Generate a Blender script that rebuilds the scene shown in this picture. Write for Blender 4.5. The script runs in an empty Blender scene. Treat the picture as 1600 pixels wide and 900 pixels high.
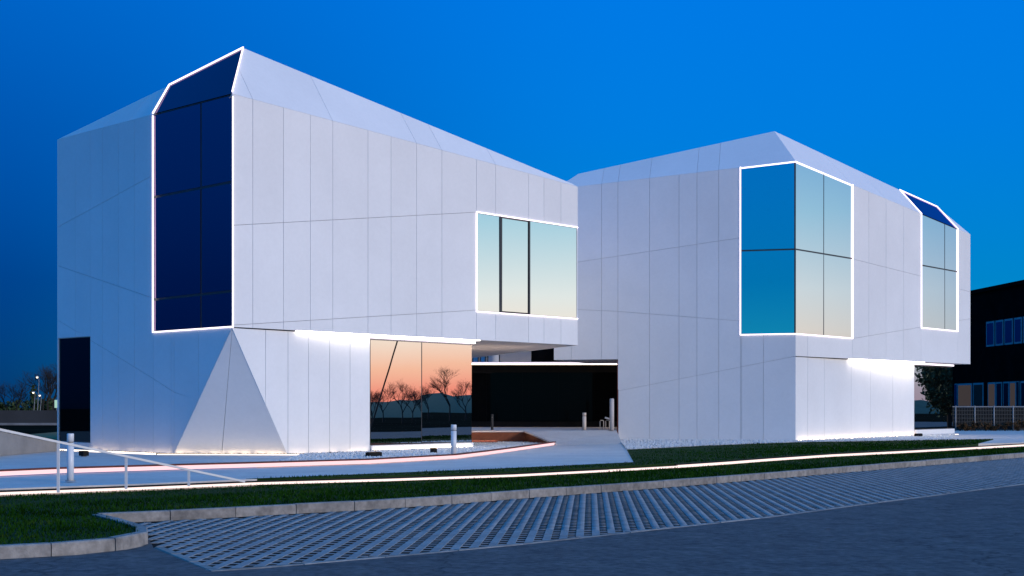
import bpy, math, random
import numpy as np
from mathutils import Vector
random.seed(7)
rng = np.random.default_rng(7)
scene = bpy.context.scene
R = math.radians

# ------------------------------------------------------------------ camera
F, HZ, EYE = 2083.0, 636.0, 1.25          # focal length and horizon row of a 1600 px wide picture, eye height
cam_data = bpy.data.cameras.new('camera')
cam = bpy.data.objects.new('camera', cam_data)
scene.collection.objects.link(cam)
cam.location = (0, 0, EYE)
cam.rotation_euler = (R(90), 0, 0)
cam_data.sensor_width = 36
cam_data.lens = F / 1600 * 36
cam_data.shift_y = (HZ - 450) / 1600
cam_data.clip_start = 0.1
cam_data.clip_end = 6000
scene.camera = cam

# ------------------------------------------------------------------ dusk sky
GLOW = (0.90, -0.435)                      # compass direction of the sunset
world = bpy.data.worlds.new('World')
scene.world = world
world.use_nodes = True
nt = world.node_tree
nt.nodes.clear()
def N(t, kind, **kw):
    n = t.nodes.new(kind)
    for k, v in kw.items():
        setattr(n, k, v)
    return n
def wmath(op, a, b=None, clamp=False):
    n = N(nt, 'ShaderNodeMath', operation=op, use_clamp=clamp)
    for i, x in enumerate((a, b)):
        if x is None:
            continue
        if isinstance(x, (int, float)):
            n.inputs[i].default_value = x
        else:
            nt.links.new(x, n.inputs[i])
    return n.outputs[0]
def ramp(tree, fac, stops, interp='LINEAR'):
    n = N(tree, 'ShaderNodeValToRGB')
    cr = n.color_ramp
    cr.interpolation = interp
    while len(cr.elements) > 1:
        cr.elements.remove(cr.elements[-1])
    for i, (p, c) in enumerate(stops):
        e = cr.elements[0] if i == 0 else cr.elements.new(p)
        e.position = p
        e.color = (*c, 1)
    tree.links.new(fac, n.inputs[0])
    return n.outputs[0]
tc = N(nt, 'ShaderNodeTexCoord')
sep = N(nt, 'ShaderNodeSeparateXYZ')
nt.links.new(tc.outputs['Generated'], sep.inputs[0])
X, Y, Z = sep.outputs
hor = wmath('SQRT', wmath('ADD', wmath('MULTIPLY', X, X), wmath('ADD', wmath('MULTIPLY', Y, Y), 1e-6)))
az = wmath('DIVIDE', wmath('ADD', wmath('MULTIPLY', X, GLOW[0]), wmath('MULTIPLY', Y, GLOW[1])), hor)
up = wmath('POWER', wmath('MAXIMUM', Z, 0.0), 0.5)     # square root of the height: more room near the horizon
def zs(l):
    return [(math.sqrt(z), c) for z, c in l]
sky_far = ramp(nt, up, zs([(0, (0, .016, .09)), (.03, (0, .028, .17)), (.09, (0, .044, .25)), (.20, (0, .088, .43)),
                           (.32, (0, .135, .61)), (.6, (0.0, .21, .78)), (1, (.0, .29, .82))]))
sky_mid = ramp(nt, up, zs([(0, (.03, .30, .46)), (.03, (.01, .37, .58)), (.09, (0, .235, .60)), (.20, (0, .205, .74)),
                           (.32, (0, .19, .80)), (.6, (0, .235, .82)), (1, (.0, .29, .82))]))
sky_sun = ramp(nt, up, zs([(0, (1.13, .25, .185)), (.012, (1.21, .385, .27)), (.03, (1.25, .69, .47)), (.055, (1.21, 1.05, .88)),
                           (.085, (1.02, 1.10, 1.07)), (.14, (.52, .86, 1.02)), (.22, (.17, .50, .92)), (.36, (.025, .30, .84)),
                           (.6, (0, .26, .83)), (1, (.0, .29, .82))]))
def wmix(f, a, b):
    m = N(nt, 'ShaderNodeMix', data_type='RGBA')
    nt.links.new(f, m.inputs[0])
    nt.links.new(a, m.inputs[6])
    nt.links.new(b, m.inputs[7])
    return m.outputs[2]
def smooth(v, lo, hi):
    n = N(nt, 'ShaderNodeMapRange', interpolation_type='SMOOTHSTEP')
    n.inputs[1].default_value = lo
    n.inputs[2].default_value = hi
    nt.links.new(v, n.inputs[0])
    return n.outputs[0]
col = wmix(smooth(az, -0.80, -0.33), sky_far, sky_mid)
col = wmix(smooth(az, 0.40, 0.84), col, sky_sun)
bg = N(nt, 'ShaderNodeBackground')
bg.inputs[1].default_value = 1.0
nt.links.new(col, bg.inputs[0])
wo = N(nt, 'ShaderNodeOutputWorld')
nt.links.new(bg.outputs[0], wo.inputs[0])

# ------------------------------------------------------------------ afterglow: the one sun lamp, low and very soft
sun_d = bpy.data.lights.new('sun', 'SUN')
sun_d.energy = 1.78
sun_d.angle = R(10)
sun_d.color = (1.0, .885, .82)
sun = bpy.data.objects.new('sun', sun_d)
scene.collection.objects.link(sun)
sun.rotation_euler = Vector((-.81, .59, -.24)).to_track_quat('-Z', 'Y').to_euler()

scene.view_settings.view_transform = 'Standard'
scene.view_settings.look = 'None'
scene.view_settings.exposure = 0.0
scene.view_settings.gamma = 1.0
scene.render.engine = 'CYCLES'
scene.cycles.use_denoising = True
scene.cycles.max_bounces = 6
scene.cycles.sample_clamp_indirect = 4.0

# ------------------------------------------------------------------ materials
def new_mat(name):
    m = bpy.data.materials.new(name)
    m.use_nodes = True
    t = m.node_tree
    t.nodes.clear()
    o = N(t, 'ShaderNodeOutputMaterial')
    return m, t, o
def objcoord(t):
    return N(t, 'ShaderNodeTexCoord').outputs['Object']
def noise(t, vec, scale, detail=4, rough=.6):
    n = N(t, 'ShaderNodeTexNoise')
    n.inputs['Scale'].default_value = scale
    n.inputs['Detail'].default_value = detail
    n.inputs['Roughness'].default_value = rough
    if vec is not None:
        t.links.new(vec, n.inputs['Vector'])
    return n.outputs['Fac']
def surf(name, stops, scale=3.0, rough=.6, spec=.5, bump=0.0, bump_scale=None, vary=0.0, metallic=0.0, fine=None, cracks=0.0):
    """a diffuse surface: a noise picks between the given colours, with an optional bump and a per-object shade"""
    m, t, o = new_mat(name)
    p = N(t, 'ShaderNodeBsdfPrincipled')
    p.inputs['Roughness'].default_value = rough
    p.inputs['Specular IOR Level'].default_value = spec
    p.inputs['Metallic'].default_value = metallic
    oc = objcoord(t)
    geo = N(t, 'ShaderNodeNewGeometry').outputs['Position']
    c = ramp(t, noise(t, geo, scale), stops)
    if fine:
        m2 = N(t, 'ShaderNodeMix', data_type='RGBA', blend_type='MULTIPLY')
        m2.inputs[0].default_value = 1
        t.links.new(c, m2.inputs[6])
        t.links.new(ramp(t, noise(t, geo, fine[0], 2), [(.3, (fine[1],) * 3), (.7, (1, 1, 1))]), m2.inputs[7])
        c = m2.outputs[2]
    if cracks:
        wob = N(t, 'ShaderNodeTexNoise')
        wob.inputs['Scale'].default_value = 2.2
        wob.inputs['Detail'].default_value = 5
        t.links.new(geo, wob.inputs['Vector'])
        mv = N(t, 'ShaderNodeVectorMath', operation='MULTIPLY_ADD')
        mv.inputs[1].default_value = (.9, .9, .9)
        t.links.new(wob.outputs['Color'], mv.inputs[0])
        t.links.new(geo, mv.inputs[2])
        vo = N(t, 'ShaderNodeTexVoronoi', feature='DISTANCE_TO_EDGE')
        vo.inputs['Scale'].default_value = .16
        t.links.new(mv.outputs[0], vo.inputs['Vector'])
        m2 = N(t, 'ShaderNodeMix', data_type='RGBA', blend_type='MULTIPLY')
        m2.inputs[0].default_value = 1
        t.links.new(c, m2.inputs[6])
        t.links.new(ramp(t, vo.outputs['Distance'], [(.0015, (cracks,) * 3), (.0045, (1, 1, 1))]), m2.inputs[7])
        c = m2.outputs[2]
    if vary:
        oi = N(t, 'ShaderNodeMath', operation='FRACT')
        ad = N(t, 'ShaderNodeMath', operation='ADD')
        t.links.new(N(t, 'ShaderNodeObjectInfo').outputs['Random'], ad.inputs[0])
        t.links.new(N(t, 'ShaderNodeNewGeometry').outputs['Random Per Island'], ad.inputs[1])
        t.links.new(ad.outputs[0], oi.inputs[0])
        oi = oi.outputs[0]
        m2 = N(t, 'ShaderNodeMix', data_type='RGBA', blend_type='MULTIPLY')
        m2.inputs[0].default_value = 1
        t.links.new(c, m2.inputs[6])
        t.links.new(ramp(t, oi, [(0, (1 - vary,) * 3), (1, (1, 1, 1))]), m2.inputs[7])
        c = m2.outputs[2]
    t.links.new(c, p.inputs['Base Color'])
    if bump:
        b = N(t, 'ShaderNodeBump')
        b.inputs['Strength'].default_value = bump
        b.inputs['Distance'].default_value = .02
        t.links.new(noise(t, geo, bump_scale or scale * 8, 3), b.inputs['Height'])
        t.links.new(b.outputs[0], p.inputs['Normal'])
    t.links.new(p.outputs[0], o.inputs[0])
    return m
def glow(name, color, strength):
    m, t, o = new_mat(name)
    e = N(t, 'ShaderNodeEmission')
    e.inputs[0].default_value = (*color, 1)
    e.inputs[1].default_value = strength
    t.links.new(e.outputs[0], o.inputs[0])
    return m
def glass(name, refl, body, tint=(1, 1, 1)):
    m, t, o = new_mat(name)
    g = N(t, 'ShaderNodeBsdfGlossy')
    g.inputs['Color'].default_value = (*tint, 1)
    g.inputs['Roughness'].default_value = 0.0
    geo = N(t, 'ShaderNodeNewGeometry').outputs['Position']
    b = N(t, 'ShaderNodeBump')
    b.inputs['Strength'].default_value = .02
    b.inputs['Distance'].default_value = .02
    t.links.new(noise(t, geo, .7, 1), b.inputs['Height'])
    t.links.new(b.outputs[0], g.inputs['Normal'])
    d = N(t, 'ShaderNodeBsdfDiffuse')
    d.inputs[0].default_value = (*body, 1)
    fr = N(t, 'ShaderNodeFresnel')
    fr.inputs[0].default_value = 1.5
    mx = N(t, 'ShaderNodeMapRange')
    mx.inputs[1].default_value = 0.04
    mx.inputs[2].default_value = 1.0
    mx.inputs[3].default_value = refl
    mx.inputs[4].default_value = 1.0
    t.links.new(fr.outputs[0], mx.inputs[0])
    ms = N(t, 'ShaderNodeMixShader')
    t.links.new(mx.outputs[0], ms.inputs[0])
    t.links.new(d.outputs[0], ms.inputs[1])
    t.links.new(g.outputs[0], ms.inputs[2])
    t.links.new(ms.outputs[0], o.inputs[0])
    return m
def g3(a, b=None, tint=(1, 1, 1)):
    b = a if b is None else b
    return [(.3, tuple(a * x for x in tint)), (.7, tuple(b * x for x in tint))]

M = {}
M['panel'] = surf('white_panel', g3(.77, .82), scale=.6, rough=.55, spec=.3, vary=.035, bump=.02, bump_scale=6, fine=(9, .97))
M['core'] = surf('joint_backing', g3(.46, .54), scale=2, rough=.9, spec=.1)
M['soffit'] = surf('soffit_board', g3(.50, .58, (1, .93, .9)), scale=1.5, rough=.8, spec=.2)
M['glass'] = glass('solar_glass', .72, (.004, .005, .006))
M['tinted'] = glass('tinted_glass', .01, (.002, .003, .005), (.7, .5, .85))
M['cornerglass'] = glass('corner_glass', .26, (.002, .003, .005), (.8, .55, .85))
M['darkglass'] = glass('clear_dark_glass', .004, (.002, .003, .004))
M['mullion'] = surf('dark_mullion', g3(.03, .05), scale=4, rough=.4)
M['led'] = glow('white_light_line', (1.0, .88, 1.0), 2.2)
M['wash'] = glow('soffit_light', (1.0, .90, .84), 9.0)
M['base_led'] = glow('warm_base_light', (1.0, .76, .54), 7.0)
M['line_led'] = glow('warm_line_light', (1.0, .84, .70), 2.4)
M['soffit_fill'] = glow('soffit_fill_light', (1.0, .78, .62), 80.0)  # strong added fill for the underside of the left overhang
M['curtain'] = glow('dim_lit_curtain', (1.0, .82, .86), .045)
M['strip_pink'] = glow('pink_light_strip', (1.0, .62, .66), 1.3)
M['strip_warm'] = glow('warm_light_strip', (1.0, .79, .75), 1.35)
M['corten'] = surf('rusted_steel', [(.3, (.10, .030, .022)), (.7, (.17, .05, .035))], scale=6, rough=.8, spec=.2)
M['terracotta'] = surf('rusted_wall', [(.3, (.16, .055, .03)), (.7, (.24, .085, .045))], scale=4, rough=.85, spec=.2, bump=.3)
M['asphalt'] = surf('asphalt', [(.30, (.085, .085, .09)), (.5, (.12, .12, .125)), (.72, (.155, .15, .15))], scale=2.4, rough=.88, spec=.3, bump=.6, bump_scale=60, fine=(9, .5), cracks=.45)
M['paver'] = surf('concrete_paver', [(.3, (.30, .30, .30)), (.7, (.40, .395, .385))], scale=2.5, rough=.85, spec=.3, bump=.4, bump_scale=50, vary=.20, fine=(24, .75))
M['paver_bed'] = surf('dark_soil', [(.3, (.006, .006, .006)), (.7, (.018, .018, .016))], scale=9, rough=.95, spec=.1, bump=.6)
M['kerb'] = surf('kerb_concrete', [(.25, (.24, .22, .20)), (.5, (.36, .335, .31)), (.8, (.45, .42, .39))], scale=2.2, rough=.85, spec=.3, bump=.4, bump_scale=40, vary=.25, fine=(9, .6))
M['path'] = surf('path_concrete', [(.3, (.58, .53, .49)), (.7, (.70, .645, .595))], scale=.7, rough=.7, spec=.35, bump=.2, bump_scale=30, fine=(12, .85))
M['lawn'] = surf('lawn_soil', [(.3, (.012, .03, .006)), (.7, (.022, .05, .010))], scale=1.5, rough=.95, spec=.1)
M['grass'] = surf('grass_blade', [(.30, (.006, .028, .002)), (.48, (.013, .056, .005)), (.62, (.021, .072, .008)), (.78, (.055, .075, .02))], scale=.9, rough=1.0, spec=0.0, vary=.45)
M['pebble'] = surf('white_pebble', [(.3, (.55, .54, .52)), (.7, (.8, .79, .77))], scale=11, rough=.75, spec=.3)
M['gravel_bed'] = surf('gravel_bed', [(.3, (.38, .36, .33)), (.7, (.60, .58, .55))], scale=14, rough=.9, spec=.2, bump=.8, bump_scale=40)
M['brown_gravel'] = surf('brown_gravel', [(.3, (.05, .036, .024)), (.7, (.20, .15, .10))], scale=16, rough=.9, spec=.2, bump=.8, bump_scale=40)
M['white_metal'] = surf('white_painted_metal', g3(.66, .74), scale=3, rough=.4, spec=.5)
M['grey_panel'] = surf('grey_concrete', g3(.22, .29), scale=1.5, rough=.8, spec=.3, bump=.2)
M['black_metal'] = surf('black_metal', g3(.004, .008), scale=5, rough=.6, spec=.15)
M['beige'] = surf('beige_render', g3(.60, .68, (1, .86, .72)), scale=1, rough=.9, spec=.2)
M['dark_wall'] = surf('dark_cladding', g3(.005, .009), scale=1.2, rough=1, spec=0.0)
M['frame_pale'] = surf('pale_window_frame', g3(.34, .42), scale=3, rough=.6)
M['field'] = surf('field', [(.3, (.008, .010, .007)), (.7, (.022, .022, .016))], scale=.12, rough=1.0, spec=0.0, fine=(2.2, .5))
M['dry'] = surf('dry_grass', [(.3, (.26, .13, .055)), (.7, (.38, .20, .085))], scale=1.2, rough=.95, spec=.1)
M['bark'] = surf('bark', g3(.03, .05, (1, .85, .72)), scale=5, rough=.95, spec=.1)
M['twig'] = surf('twig', g3(.025, .045, (1, .85, .75)), scale=4, rough=.95, spec=.1)
M['leaf'] = surf('evergreen_leaf', [(.3, (.022, .04, .016)), (.7, (.05, .085, .03))], scale=2, rough=.7, spec=.3)
M['drywood'] = surf('dry_shrub', [(.3, (.06, .032, .014)), (.7, (.16, .085, .04))], scale=3, rough=.95, spec=.1)
M['bulb'] = glow('lamp_bulb', (1.0, .86, .64), 3.5)
M['sign'] = glow('lit_sign', (.55, .9, .75), .7)
M['far_wall'] = surf('far_wall', g3(.03, .05), scale=.3, rough=.9)
M['far_pale'] = surf('far_pale_coping', g3(.16, .3), scale=.5, rough=.9)
M['mesh'] = surf('fence_mesh', g3(.018, .03, (.8, 1, 1)), scale=2, rough=.6)

# ------------------------------------------------------------------ mesh helpers
class MB:
    def __init__(s):
        s.v, s.f = [], []
    def add(s, vs, fs):
        b = len(s.v)
        s.v += [tuple(v) for v in vs]
        s.f += [tuple(i + b for i in f) for f in fs]
    def prism(s, lo, hi):
        """closed body between two matching polygons"""
        n = len(lo)
        lo, hi = [Vector(p) for p in lo], [Vector(p) for p in hi]
        nn = Vector()
        for j in range(n):
            nn += lo[j].cross(lo[(j + 1) % n])
        if nn.dot(hi[0] - lo[0]) < 0:                    # keep every face looking outward
            lo, hi = lo[::-1], hi[::-1]
        s.add(list(lo) + list(hi), [tuple(range(n))[::-1], tuple(range(n, 2 * n))] + [(i, (i + 1) % n, n + (i + 1) % n, n + i) for i in range(n)])
    def box(s, c, size, rz=0.0):
        cx, cy, cz = c
        hx, hy, hz = (q / 2 for q in size)
        ca, sa = math.cos(rz), math.sin(rz)
        p = [(cx + x * ca - y * sa, cy + x * sa + y * ca) for x, y in ((-hx, -hy), (hx, -hy), (hx, hy), (-hx, hy))]
        s.prism([(x, y, cz - hz) for x, y in p], [(x, y, cz + hz) for x, y in p])
    def tube(s, pts, radii, n=8, cap=True):
        rings = []
        pts = [Vector(p) for p in pts]
        for i, p in enumerate(pts):
            d = (pts[min(i + 1, len(pts) - 1)] - pts[max(i - 1, 0)]).normalized()
            a = d.cross(Vector((0, 0, 1)) if abs(d.z) < .9 else Vector((1, 0, 0))).normalized()
            b = d.cross(a)
            r = radii[i] if isinstance(radii, (list, tuple)) else radii
            rings.append([p + (a * math.cos(2 * math.pi * k / n) + b * math.sin(2 * math.pi * k / n)) * r for k in range(n)])
        vs = [q for r in rings for q in r]
        fs = [(i * n + k, i * n + (k + 1) % n, (i + 1) * n + (k + 1) % n, (i + 1) * n + k) for i in range(len(pts) - 1) for k in range(n)]
        if cap:
            fs += [tuple(range(n))[::-1], tuple(range((len(pts) - 1) * n, len(pts) * n))]
        s.add(vs, fs)
    def bar(s, a, b, w, h):
        """rectangular bar from a to b: w across (horizontal), h along the up direction"""
        a, b = Vector(a), Vector(b)
        d = (b - a).normalized()
        x = d.cross(Vector((0, 0, 1)))
        x = x.normalized() if x.length > 1e-4 else Vector((1, 0, 0))
        y = x.cross(d).normalized()
        q = [x * (w / 2) * i + y * (h / 2) * j for i, j in ((-1, -1), (1, -1), (1, 1), (-1, 1))]
        s.prism([a + k for k in q], [b + k for k in q])
    def build(s, name, mat, parent=None, smooth=False):
        me = bpy.data.meshes.new(name)
        me.from_pydata(s.v, [], s.f)
        me.materials.append(M[mat] if isinstance(mat, str) else mat)
        if smooth:
            me.polygons.foreach_set('use_smooth', [True] * len(me.polygons))
        o = bpy.data.objects.new(name, me)
        scene.collection.objects.link(o)
        if parent is not None:
            o.parent = parent
            o.matrix_parent_inverse = parent.matrix_world.inverted() if parent.type != 'EMPTY' else mat_inv(parent)
        return o
def mat_inv(p):
    from mathutils import Matrix
    m = Matrix.LocRotScale(p.location, p.rotation_euler, p.scale)
    return m.inverted()
def raw_mesh(name, verts, faces, mat):
    """numpy triangles or quads, all faces of one size"""
    me = bpy.data.meshes.new(name)
    k = faces.shape[1]
    me.vertices.add(len(verts))
    me.vertices.foreach_set('co', verts.astype(np.float32).ravel())
    me.loops.add(faces.size)
    me.loops.foreach_set('vertex_index', faces.astype(np.int32).ravel())
    me.polygons.add(len(faces))
    me.polygons.foreach_set('loop_start', np.arange(0, faces.size, k, dtype=np.int32))
    me.polygons.foreach_set('loop_total', np.full(len(faces), k, dtype=np.int32))
    me.update(calc_edges=True)
    me.materials.append(M[mat])
    o = bpy.data.objects.new(name, me)
    scene.collection.objects.link(o)
    return o
def empty(name, loc=(0, 0, 0), rz=0.0):
    o = bpy.data.objects.new(name, None)
    o.location = loc
    o.rotation_euler = (0, 0, rz)
    o.empty_display_size = .3
    scene.collection.objects.link(o)
    return o
def tag(o, label=None, cat=None, group=None, kind=None):
    if label: o['label'] = label
    if cat: o['category'] = cat
    if group: o['group'] = group
    if kind: o['kind'] = kind
    return o
def copy_tree(o, parent=None):
    c = o.copy()
    scene.collection.objects.link(c)
    if parent is not None:
        c.parent = parent
    for ch in list(o.children):
        copy_tree(ch, c)
    return c
# survey helpers: a sight line of the photograph met with a level plane or with any plane gives a point of the place
def sight(u, v):
    return Vector(((u - 800) / F, 1.0, (HZ - v) / F))
def gp(u, v, z=0.0):
    s = sight(u, v)
    k = (z - EYE) / s.z
    return Vector((s.x * k, k, z))
def on_plane(u, v, p0, n):
    o = Vector((0, 0, EYE))
    s = sight(u, v)
    return o + s * ((p0 - o).dot(n) / s.dot(n))
class Face:
    """a vertical facade plane: t runs along it, z up, off outward"""
    def __init__(s, ox, oy, vpx, side):
        s.o = Vector((ox, oy, 0))
        s.d = Vector(((vpx - 800) / F, 1, 0)).normalized()
        s.n = Vector((s.d.y, -s.d.x, 0)) * side
    def p(s, t, z, off=0.0):
        return s.o + s.d * t + s.n * off + Vector((0, 0, z))
    def t(s, u, off=0.0):
        o = s.o + s.n * off
        k = (u - 800) / F
        return (k * o.y - o.x) / (s.d.x - k * s.d.y)
    def tz(s, u, v, off=0.0):
        t = s.t(u, off)
        y = (s.o + s.n * off + s.d * t).y
        return t, EYE + (HZ - v) / F * y
    def px(s, u, v, off=0.0):
        t, z = s.tz(u, v, off)
        return s.p(t, z, off)
def lerp_seg(segs, t):
    for t0, z0, t1, z1 in segs:
        if min(t0, t1) - 1e-6 <= t <= max(t0, t1) + 1e-6:
            return z0 + (z1 - z0) * (t - t0) / (t1 - t0) if t1 != t0 else z0
    return None
def seg_of(segs, t):
    for s in segs:
        if min(s[0], s[2]) <= t <= max(s[0], s[2]):
            return s
    return None
def ev(s, t):
    return s[1] + (s[3] - s[1]) * (t - s[0]) / (s[2] - s[0])
GAP, THICK = .010, .03
def facade(face, parent, top, bot, holes, seams, vseams, gap=GAP, off=0.0):
    """cladding panels of one facade: columns between the vertical seams, cut by the slanting seams, less the window openings"""
    ts = set()
    for s in list(top) + list(bot):
        ts.update((round(s[0], 4), round(s[2], 4)))
    for s in holes:
        ts.update((round(s[0], 4), round(s[1], 4)))
    for t in vseams:
        ts.add(round(t, 4))
    ts = sorted(ts)
    lo_t = min(min(s[0], s[2]) for s in top)
    hi_t = max(max(s[0], s[2]) for s in top)
    real = [round(t, 4) for t in vseams]
    for a, b in zip(ts, ts[1:]):
        if b - a < .02 or a < lo_t - 1e-3 or b > hi_t + 1e-3:
            continue
        m = (a + b) / 2
        st, sb = seg_of(top, m), seg_of(bot, m)
        if st is None or sb is None:
            continue
        pieces = [((ev(sb, a), ev(sb, b)), (ev(st, a), ev(st, b)))]
        for h in holes:                                 # (t0, t1, bottom segs, top segs)
            if not h[0] <= m <= h[1]:
                continue
            hb, ht = h[2], h[3]
            nxt = []
            for l, u in pieces:
                nxt += [(l, (ev(hb, a), ev(hb, b))), ((ev(ht, a), ev(ht, b)), u)]
            pieces = nxt
        for s in seams:
            if not min(s[0], s[2]) - .02 <= m <= max(s[0], s[2]) + .02:
                continue
            nxt = []
            for l, u in pieces:
                c = (ev(s, a), ev(s, b))
                if l[0] + .05 < c[0] < u[0] - .05 or l[1] + .05 < c[1] < u[1] - .05:
                    c = (min(max(c[0], l[0]), u[0]), min(max(c[1], l[1]), u[1]))
                    nxt += [(l, c), (c, u)]
                else:
                    nxt.append((l, u))
            pieces = nxt
        for l, u in pieces:
            if max(u[0] - l[0], u[1] - l[1]) < .08:
                continue
            g = gap / 2
            q = [(a + g, l[0] + g), (b - g, l[1] + g), (b - g, max(u[1] - g, l[1] + g + .004)), (a + g, max(u[0] - g, l[0] + g + .004))]
            mb = MB()
            tcn, zcn = (a + b) / 2, (l[0] + u[1]) / 2
            ka, kb_ = random.uniform(-.0018, .0018), random.uniform(-.0009, .0009)   # panels never hang perfectly flat
            oo = lambda t, z: off + max(-.004, min(.004, ka * (t - tcn) + kb_ * (z - zcn)))
            mb.prism([face.p(t, z, off - THICK) for t, z in q], [face.p(t, z, oo(t, z)) for t, z in q])
            mb.build('panel', 'panel', parent)
def strip(name, pts, w, mat, parent, h=.02, nrm=None):
    """a light line of width w along pts, standing proud along nrm"""
    mb = MB()
    for a, b in zip(pts, pts[1:]):
        a, b = Vector(a), Vector(b)
        d = (b - a).normalized()
        s = nrm.cross(d).normalized() * (w / 2)
        a = a - d * w * .5
        b = b + d * w * .5
        lo = [a - s, a + s, b + s, b - s]
        mb.prism(lo, [x + nrm * h for x in lo])
    return mb.build(name, mat, parent)
def pane_poly(face, q, off, parent, mat='glass', name='pane', thick=.02):
    mb = MB()
    ka, kb_ = (random.uniform(-.003, .003), random.uniform(-.002, .002)) if name == 'pane' else (0, 0)
    tcn, zcn = sum(p[0] for p in q) / len(q), sum(p[1] for p in q) / len(q)
    oo = lambda t, z: off + max(-.006, min(.006, ka * (t - tcn) + kb_ * (z - zcn)))
    mb.prism([face.p(t, z, off - thick) for t, z in q], [face.p(t, z, oo(t, z)) for t, z in q])
    return mb.build(name, mat, parent)
def shrink(q, g):
    c = sum((Vector(x) for x in q), Vector((0,) * len(q[0]))) / len(q)
    out = []
    n = len(q)
    for i in range(n):                                   # inset a convex 2D polygon by g
        p0, p1, p2 = (Vector((*q[(i + k) % n],)) for k in (-1, 0, 1))
        e0, e1 = (p1 - p0).normalized(), (p2 - p1).normalized()
        n0, n1 = Vector((-e0.y, e0.x)), Vector((-e1.y, e1.x))
        if n0.dot(c - p1) < 0: n0 = -n0
        if n1.dot(c - p1) < 0: n1 = -n1
        k = n0 + n1
        out.append(tuple(p1 + k * (g / max(.25, k.dot(n0)))))
    return out
def slab(name, pts, thick, mat, parent=None, nrm=None, inset=0.0):
    """plate of the given thickness under (against nrm) a planar outline in space"""
    pts = [Vector(p) for p in pts]
    if nrm is None:
        nrm = (pts[1] - pts[0]).cross(pts[2] - pts[0]).normalized()
    mb = MB()
    mb.prism([p - nrm * thick for p in pts], pts)
    return mb.build(name, mat, parent)

# ------------------------------------------------------------------ the two white buildings: corners
YA = 34.5
CA = Vector(((363 - 800) / F * YA, YA, 0))
A = Face(CA.x, CA.y, -1480, -1)            # left, shaded facade
B = Face(CA.x, CA.y, 2704, 1)              # long facade towards the afterglow
YC = 50.0
CC = Vector(((1243 - 800) / F * YC, YC, 0))
L = Face(CC.x, CC.y, -6250, -1)            # second building, left facade
Q = Face(CC.x, CC.y, 2630, 1)              # second building, right facade

def seg(face, a, b):
    (t0, z0), (t1, z1) = face.tz(*a), face.tz(*b)
    return (t0, z0, t1, z1)

# ================================================================== LEFT BUILDING
left = empty('white_building', (CA.x, CA.y, 0))
tag(left, 'white panelled building with tall dark corner window and overhanging upper floor', 'building', 'white faceted buildings')
left_end = A.t(90)
fold_a = seg(A, (363, 146.5), (90, 218))
door = (A.t(141), A.t(90))
door_top = seg(A, (141, 525.5), (90, 528.5))
door_sill = seg(A, (141, 692), (90, 689))
foot_a = A.tz(272, 708)[0]
win_top, win_bot = fold_a, seg(A, (363, 511), (238.5, 519))
win_a = (0.0, A.t(239.5))
BASE = -.02
ov = win_bot[1]                              # height of the overhang at the corner
facade(A, left, [fold_a],
       [(0.0, ov, foot_a, BASE), (foot_a, BASE, door[0], BASE), (door[0], door_top[1], door[1], door_top[3])],
       [(win_a[0], win_a[1], win_bot, win_top)],
       [seg(A, (90, 355), (238.5, 274)), seg(A, (90, 415), (238.5, 465.5)), seg(A, (90, 500), (237, 590)), seg(A, (237, 590), (363, 672))],
       [A.t(u) for u in (90, 118, 141, 160, 185, 210, 239.5, 272, 237.2 + 30, 310)])
# corner window with its roof light
roof_k = None
apex = None
inA, inB = -A.n, -B.n
topC = A.p(0, fold_a[1])
s2 = inA + inB
k = (380 - 800) / F
dset = (k * topC.y - topC.x) / (s2.x - k * s2.y)
apex_xy = topC + s2 * dset
apex = Vector((apex_xy.x, apex_xy.y, EYE + (HZ - 75) / F * apex_xy.y))
endA = A.p(left_end, fold_a[3])
nA = (endA - topC).cross(apex - topC).normalized()
if nA.z < 0: nA = -nA
ridgeA = on_plane(265, 133, topC, nA)
fold_b = seg(B, (363, 146.5), (902, 291.5))
endB_t = B.t(902)
endB = B.p(endB_t, fold_b[3])
nB = (endB - topC).cross(apex - topC).normalized()
if nB.z < 0: nB = -nB
ridgeB = on_plane(894, 287, topC, nB)
winA = MB()
def win_frame(face, q, w, off, parent, name='window', mat='mullion', depth=.05):
    """dark frame lines round and between panes are the gaps over this backing"""
    mb = MB()
    mb.prism([face.p(t, z, off - depth) for t, z in q], [face.p(t, z, off) for t, z in q])
    return mb.build(name, mat, parent)
wt = win_a[1]
def hz(s, t): return ev(s, t)
qa = [(0.02, hz(win_bot, .02)), (wt, hz(win_bot, wt)), (wt, hz(win_top, wt)), (.02, hz(win_top, .02))]
wA = win_frame(A, qa, 0, -.03, left)
m1, m2 = seg(A, (360, 284.4), (243, 307.4)), seg(A, (360, 455), (240, 468))
tm = A.t(313.5)
rows = [win_bot, m2, m1, win_top]
for a, b in ((.02, tm), (tm, wt)):
    for lo, hi in zip(rows, rows[1:]):
        pane_poly(A, shrink([(a, hz(lo, a)), (b, hz(lo, b)), (b, hz(hi, b)), (a, hz(hi, a))], .035), -.015, wA, 'cornerglass')
wfold = A.p(wt, hz(fold_a, wt))
sky_q = [topC, wfold, ridgeA, apex]
slab('roof_light', [p - nA * .02 for p in sky_q], .05, 'mullion', left, nA)
c0 = sum(sky_q, Vector()) / 4
slab('roof_pane', [p + (c0 - p).normalized() * .07 for p in sky_q], .03, 'tinted', left, nA)
W = .032
strip('light_line', [A.p(wt, hz(win_bot, wt)), A.p(wt, hz(win_top, wt) - .05)], W, 'led', left, .03, A.n)
strip('light_line', [A.p(0, ov + .01, .0), A.p(wt, hz(win_bot, wt))], W, 'led', left, .03, A.n)
strip('light_line', [B.p(.02, ov), B.p(.02, fold_b[1] - .08)], W * .9, 'led', left, .03, (A.n + B.n).normalized())
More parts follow.
